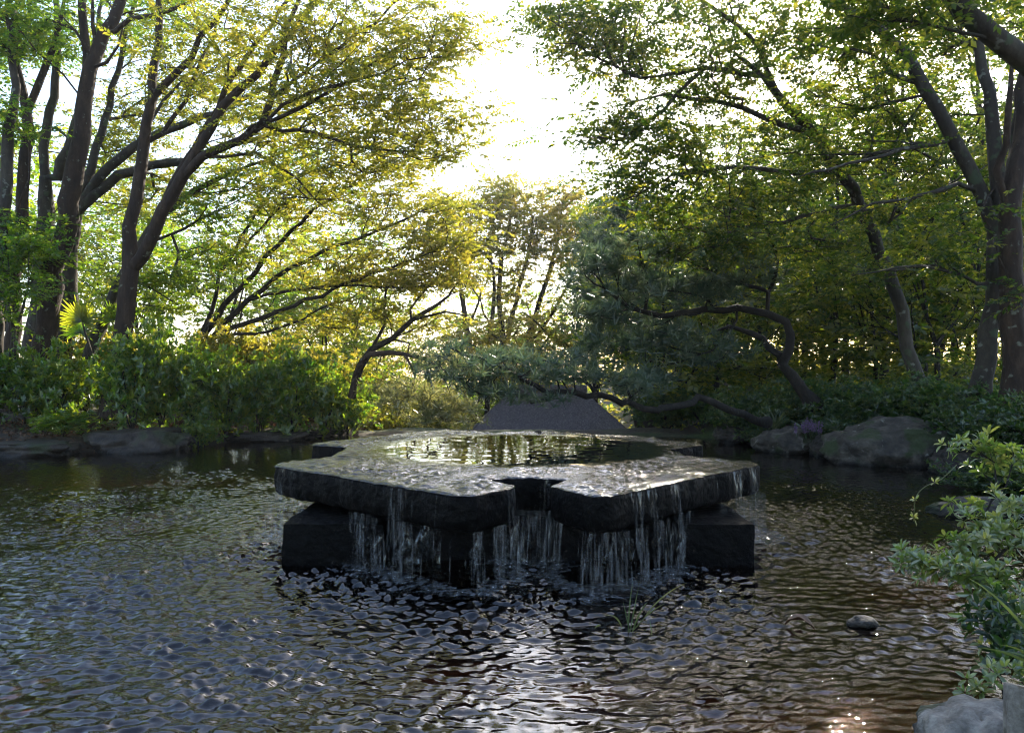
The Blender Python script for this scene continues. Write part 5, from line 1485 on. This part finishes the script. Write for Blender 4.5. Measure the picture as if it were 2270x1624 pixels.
# cut post
post = empty("cut_post", (1.94, 2.9, -.2), label="pale round post with a slanted cut top in the bottom right corner", cat="post")
a = np.arange(40) / 40 * 6.283
m1 = MB()
rings = []
for z, f in [(0, 1.02), (.2, 1.0), (.4, 1.0), (.55, .99), (.6, .985), (.612, .96)]:
    rings.append(np.column_stack([.115 * f * np.cos(a), .115 * f * np.sin(a), z + (.035 * np.cos(a + 2.3) if z > .3 else 0 * a)]))
V = np.vstack(rings + [[[0, 0, .613]]])
k = np.arange(40); k2 = (k + 1) % 40
Q = np.concatenate([np.stack([i * 40 + k, i * 40 + k2, (i + 1) * 40 + k2, (i + 1) * 40 + k], 1) for i in range(5)])
m1.add(V, Q, np.stack([200 + k, 200 + k2, np.full(40, 240)], 1))
m1.build("shaft", M['rock_pale'], post)

# ------------------------------------------------------------------ things lying in the water, litter on the bank
def curl(name, label, c, L, wdt, rot, mat, tint, arch=.03, cat="dead leaf"):
    mb = MB()
    U, W = np.meshgrid(np.linspace(-1, 1, 14), np.linspace(-1, 1, 7))
    env = np.sqrt(np.maximum(0, 1 - (U * .97) ** 2)) * (1 - .25 * U)
    x = U * L / 2; y = W * wdt / 2 * env
    z = arch * (1 - U ** 2) + .25 * np.abs(W) * wdt * env + .004 * np.sin(7 * U + 5 * W)
    P = np.stack([x, y, z], -1).reshape(-1, 3)
    P2 = P - np.array([0, 0, .004])
    n = 14
    i = np.arange(6)[:, None] * n + np.arange(13)[None]
    q = np.stack([i, i + 1, i + n + 1, i + n], -1).reshape(-1, 4)
    mb.add(P, q, A=np.clip(tint + .1 * np.sin(9 * U + 4 * W).ravel(), 0, 1)); mb.add(P2, q[:, ::-1], A=tint * .6)
    o = mb.build(name, M[mat], None, attr=True)
    o.location = c; o.rotation_euler = (0, 0, rot)
    return tag(o, label, cat)


curl("dead_leaf", "curled brown leaf floating right of the reeds", on_water(1772, 4.8, .02), .17, .08, -.5, 'dead_leaf', .8, .045)
curl("bark_piece", "pale curved piece of bark floating in the near right water", on_water(1572, 3.82, .018), .14, .05, -.45, 'dead_leaf', .95, .03, "bark")

lm = MB()
LT = []
xs = r_.uniform(-10.5, -3.6, 9000); ys = r_.uniform(13.5, 19.5, 9000)
s_ = pond_sd(xs, ys)
ok = (s_ > .08) & (s_ < 2.2)
xs, ys = xs[ok], ys[ok]
pos = np.column_stack([xs, ys, ground_z(xs, ys) + .02])
one = [np.array([LEAF4 * .11]) for _ in range(2)]
scatter_sprays(lm, pos, one, r_, .55, (.5, 1.1), np.full(len(pos), .45), .25)
o = lm.build("fallen_leaves", M['dead_leaf'], None, smooth=False, attr=True)
tag(o, "brown fallen leaves littering the soil under the left hedge", "leaf litter", kind='stuff')

# forest floor and underwood: low leafy cover one could not count
def cover(name, label, xr, yr, n, leafm, leaf, hgt, seed, tint):
    r = np.random.default_rng(seed)
    x = r.uniform(*xr, n); y = r.uniform(*yr, n)
    s = pond_sd(x, y)
    den = .5 + .5 * np.sin(x * .9 + 1.3 * np.sin(y * .5)) * np.sin(y * .8 + seed)
    k = (s > .7) & (r.random(n) < .25 + .75 * den)
    x, y = x[k], y[k]
    z = ground_z(x, y) + r.uniform(.05, 1, len(x)) ** 1.5 * hgt * (.4 + .6 * den[k])
    mb = MB()
    scatter_sprays(mb, np.column_stack([x, y, z]), [spray_template('flat', r, 9, .4, leaf) for _ in range(4)], r, .35, tint_c=np.clip(r.normal(tint, .2, len(x)), 0, 1))
    o = mb.build(name, M[leafm], None, smooth=False, attr=True)
    tag(o, label, "ground cover", kind='stuff')


cover("undergrowth", "leafy undergrowth covering the floor of the right-hand wood", (4, 26), (14, 40), 10000, 'leaf_deep', .13, 1.1, 5, .6)
cover("undergrowth", "sunlit undergrowth on the slope behind the left hedge", (-20, -1), (19, 40), 6000, 'leaf_gold', .14, 1.2, 6, .6)
cover("undergrowth", "green cover on the slope below the pond's far edge", (-4, 10), (24.5, 36), 3500, 'leaf_deep', .14, 1.0, 7, .6)
cover("underwood", "mass of low leafy underwood closing the view far behind the pond", (-34, 52), (40, 70), 15000, 'leaf_olive', .24, 4.6, 8, .45)


# ------------------------------------------------------------------ trees behind the viewer, then the air itself
BG = "trees on the near side of the pond, behind the viewer"
for k, (x, y, p, sc) in enumerate([(-10, -4, 0, 1.0), (-4.5, -6, 1, 1.1), (1.0, -5, 0, 1.0), (6, -4, 1, 1.0), (3, -10, 0, 1.3), (-8, -10, 1, 1.3), (11, -6, 0, 1.2), (-14, 1, 1, 1.0)]):
    o = copy_tree(PR[p]); o.location = (x, y, .3); o.scale = (sc, sc, sc); o.rotation_euler = (0, 0, k * 1.3)
    o['label'] = "shaded broadleaf tree on the near bank behind the viewer"; o['group'] = BG

hz = MB()
x0, x1, y0, y1, z0, z1 = -400, 400, -400, 400, -12, 26
hz.add([(x0, y0, z0), (x1, y0, z0), (x1, y1, z0), (x0, y1, z0), (x0, y0, z1), (x1, y0, z1), (x1, y1, z1), (x0, y1, z1)],
       [(0, 3, 2, 1), (4, 5, 6, 7), (0, 1, 5, 4), (1, 2, 6, 5), (2, 3, 7, 6), (3, 0, 4, 7)])
hm, N, L = mat_new("haze")
pv = N.new("ShaderNodeVolumePrincipled")
pv.inputs["Color"].default_value = (.93, .95, 1, 1)
pv.inputs["Density"].default_value = HAZE
pv.inputs["Anisotropy"].default_value = .55
ho = N.new("ShaderNodeOutputMaterial"); L.new(pv.outputs[0], ho.inputs["Volume"])
tag(hz.build("haze", hm, smooth=False), "thin sunlit haze filling the air over the pond", "haze", kind='stuff')
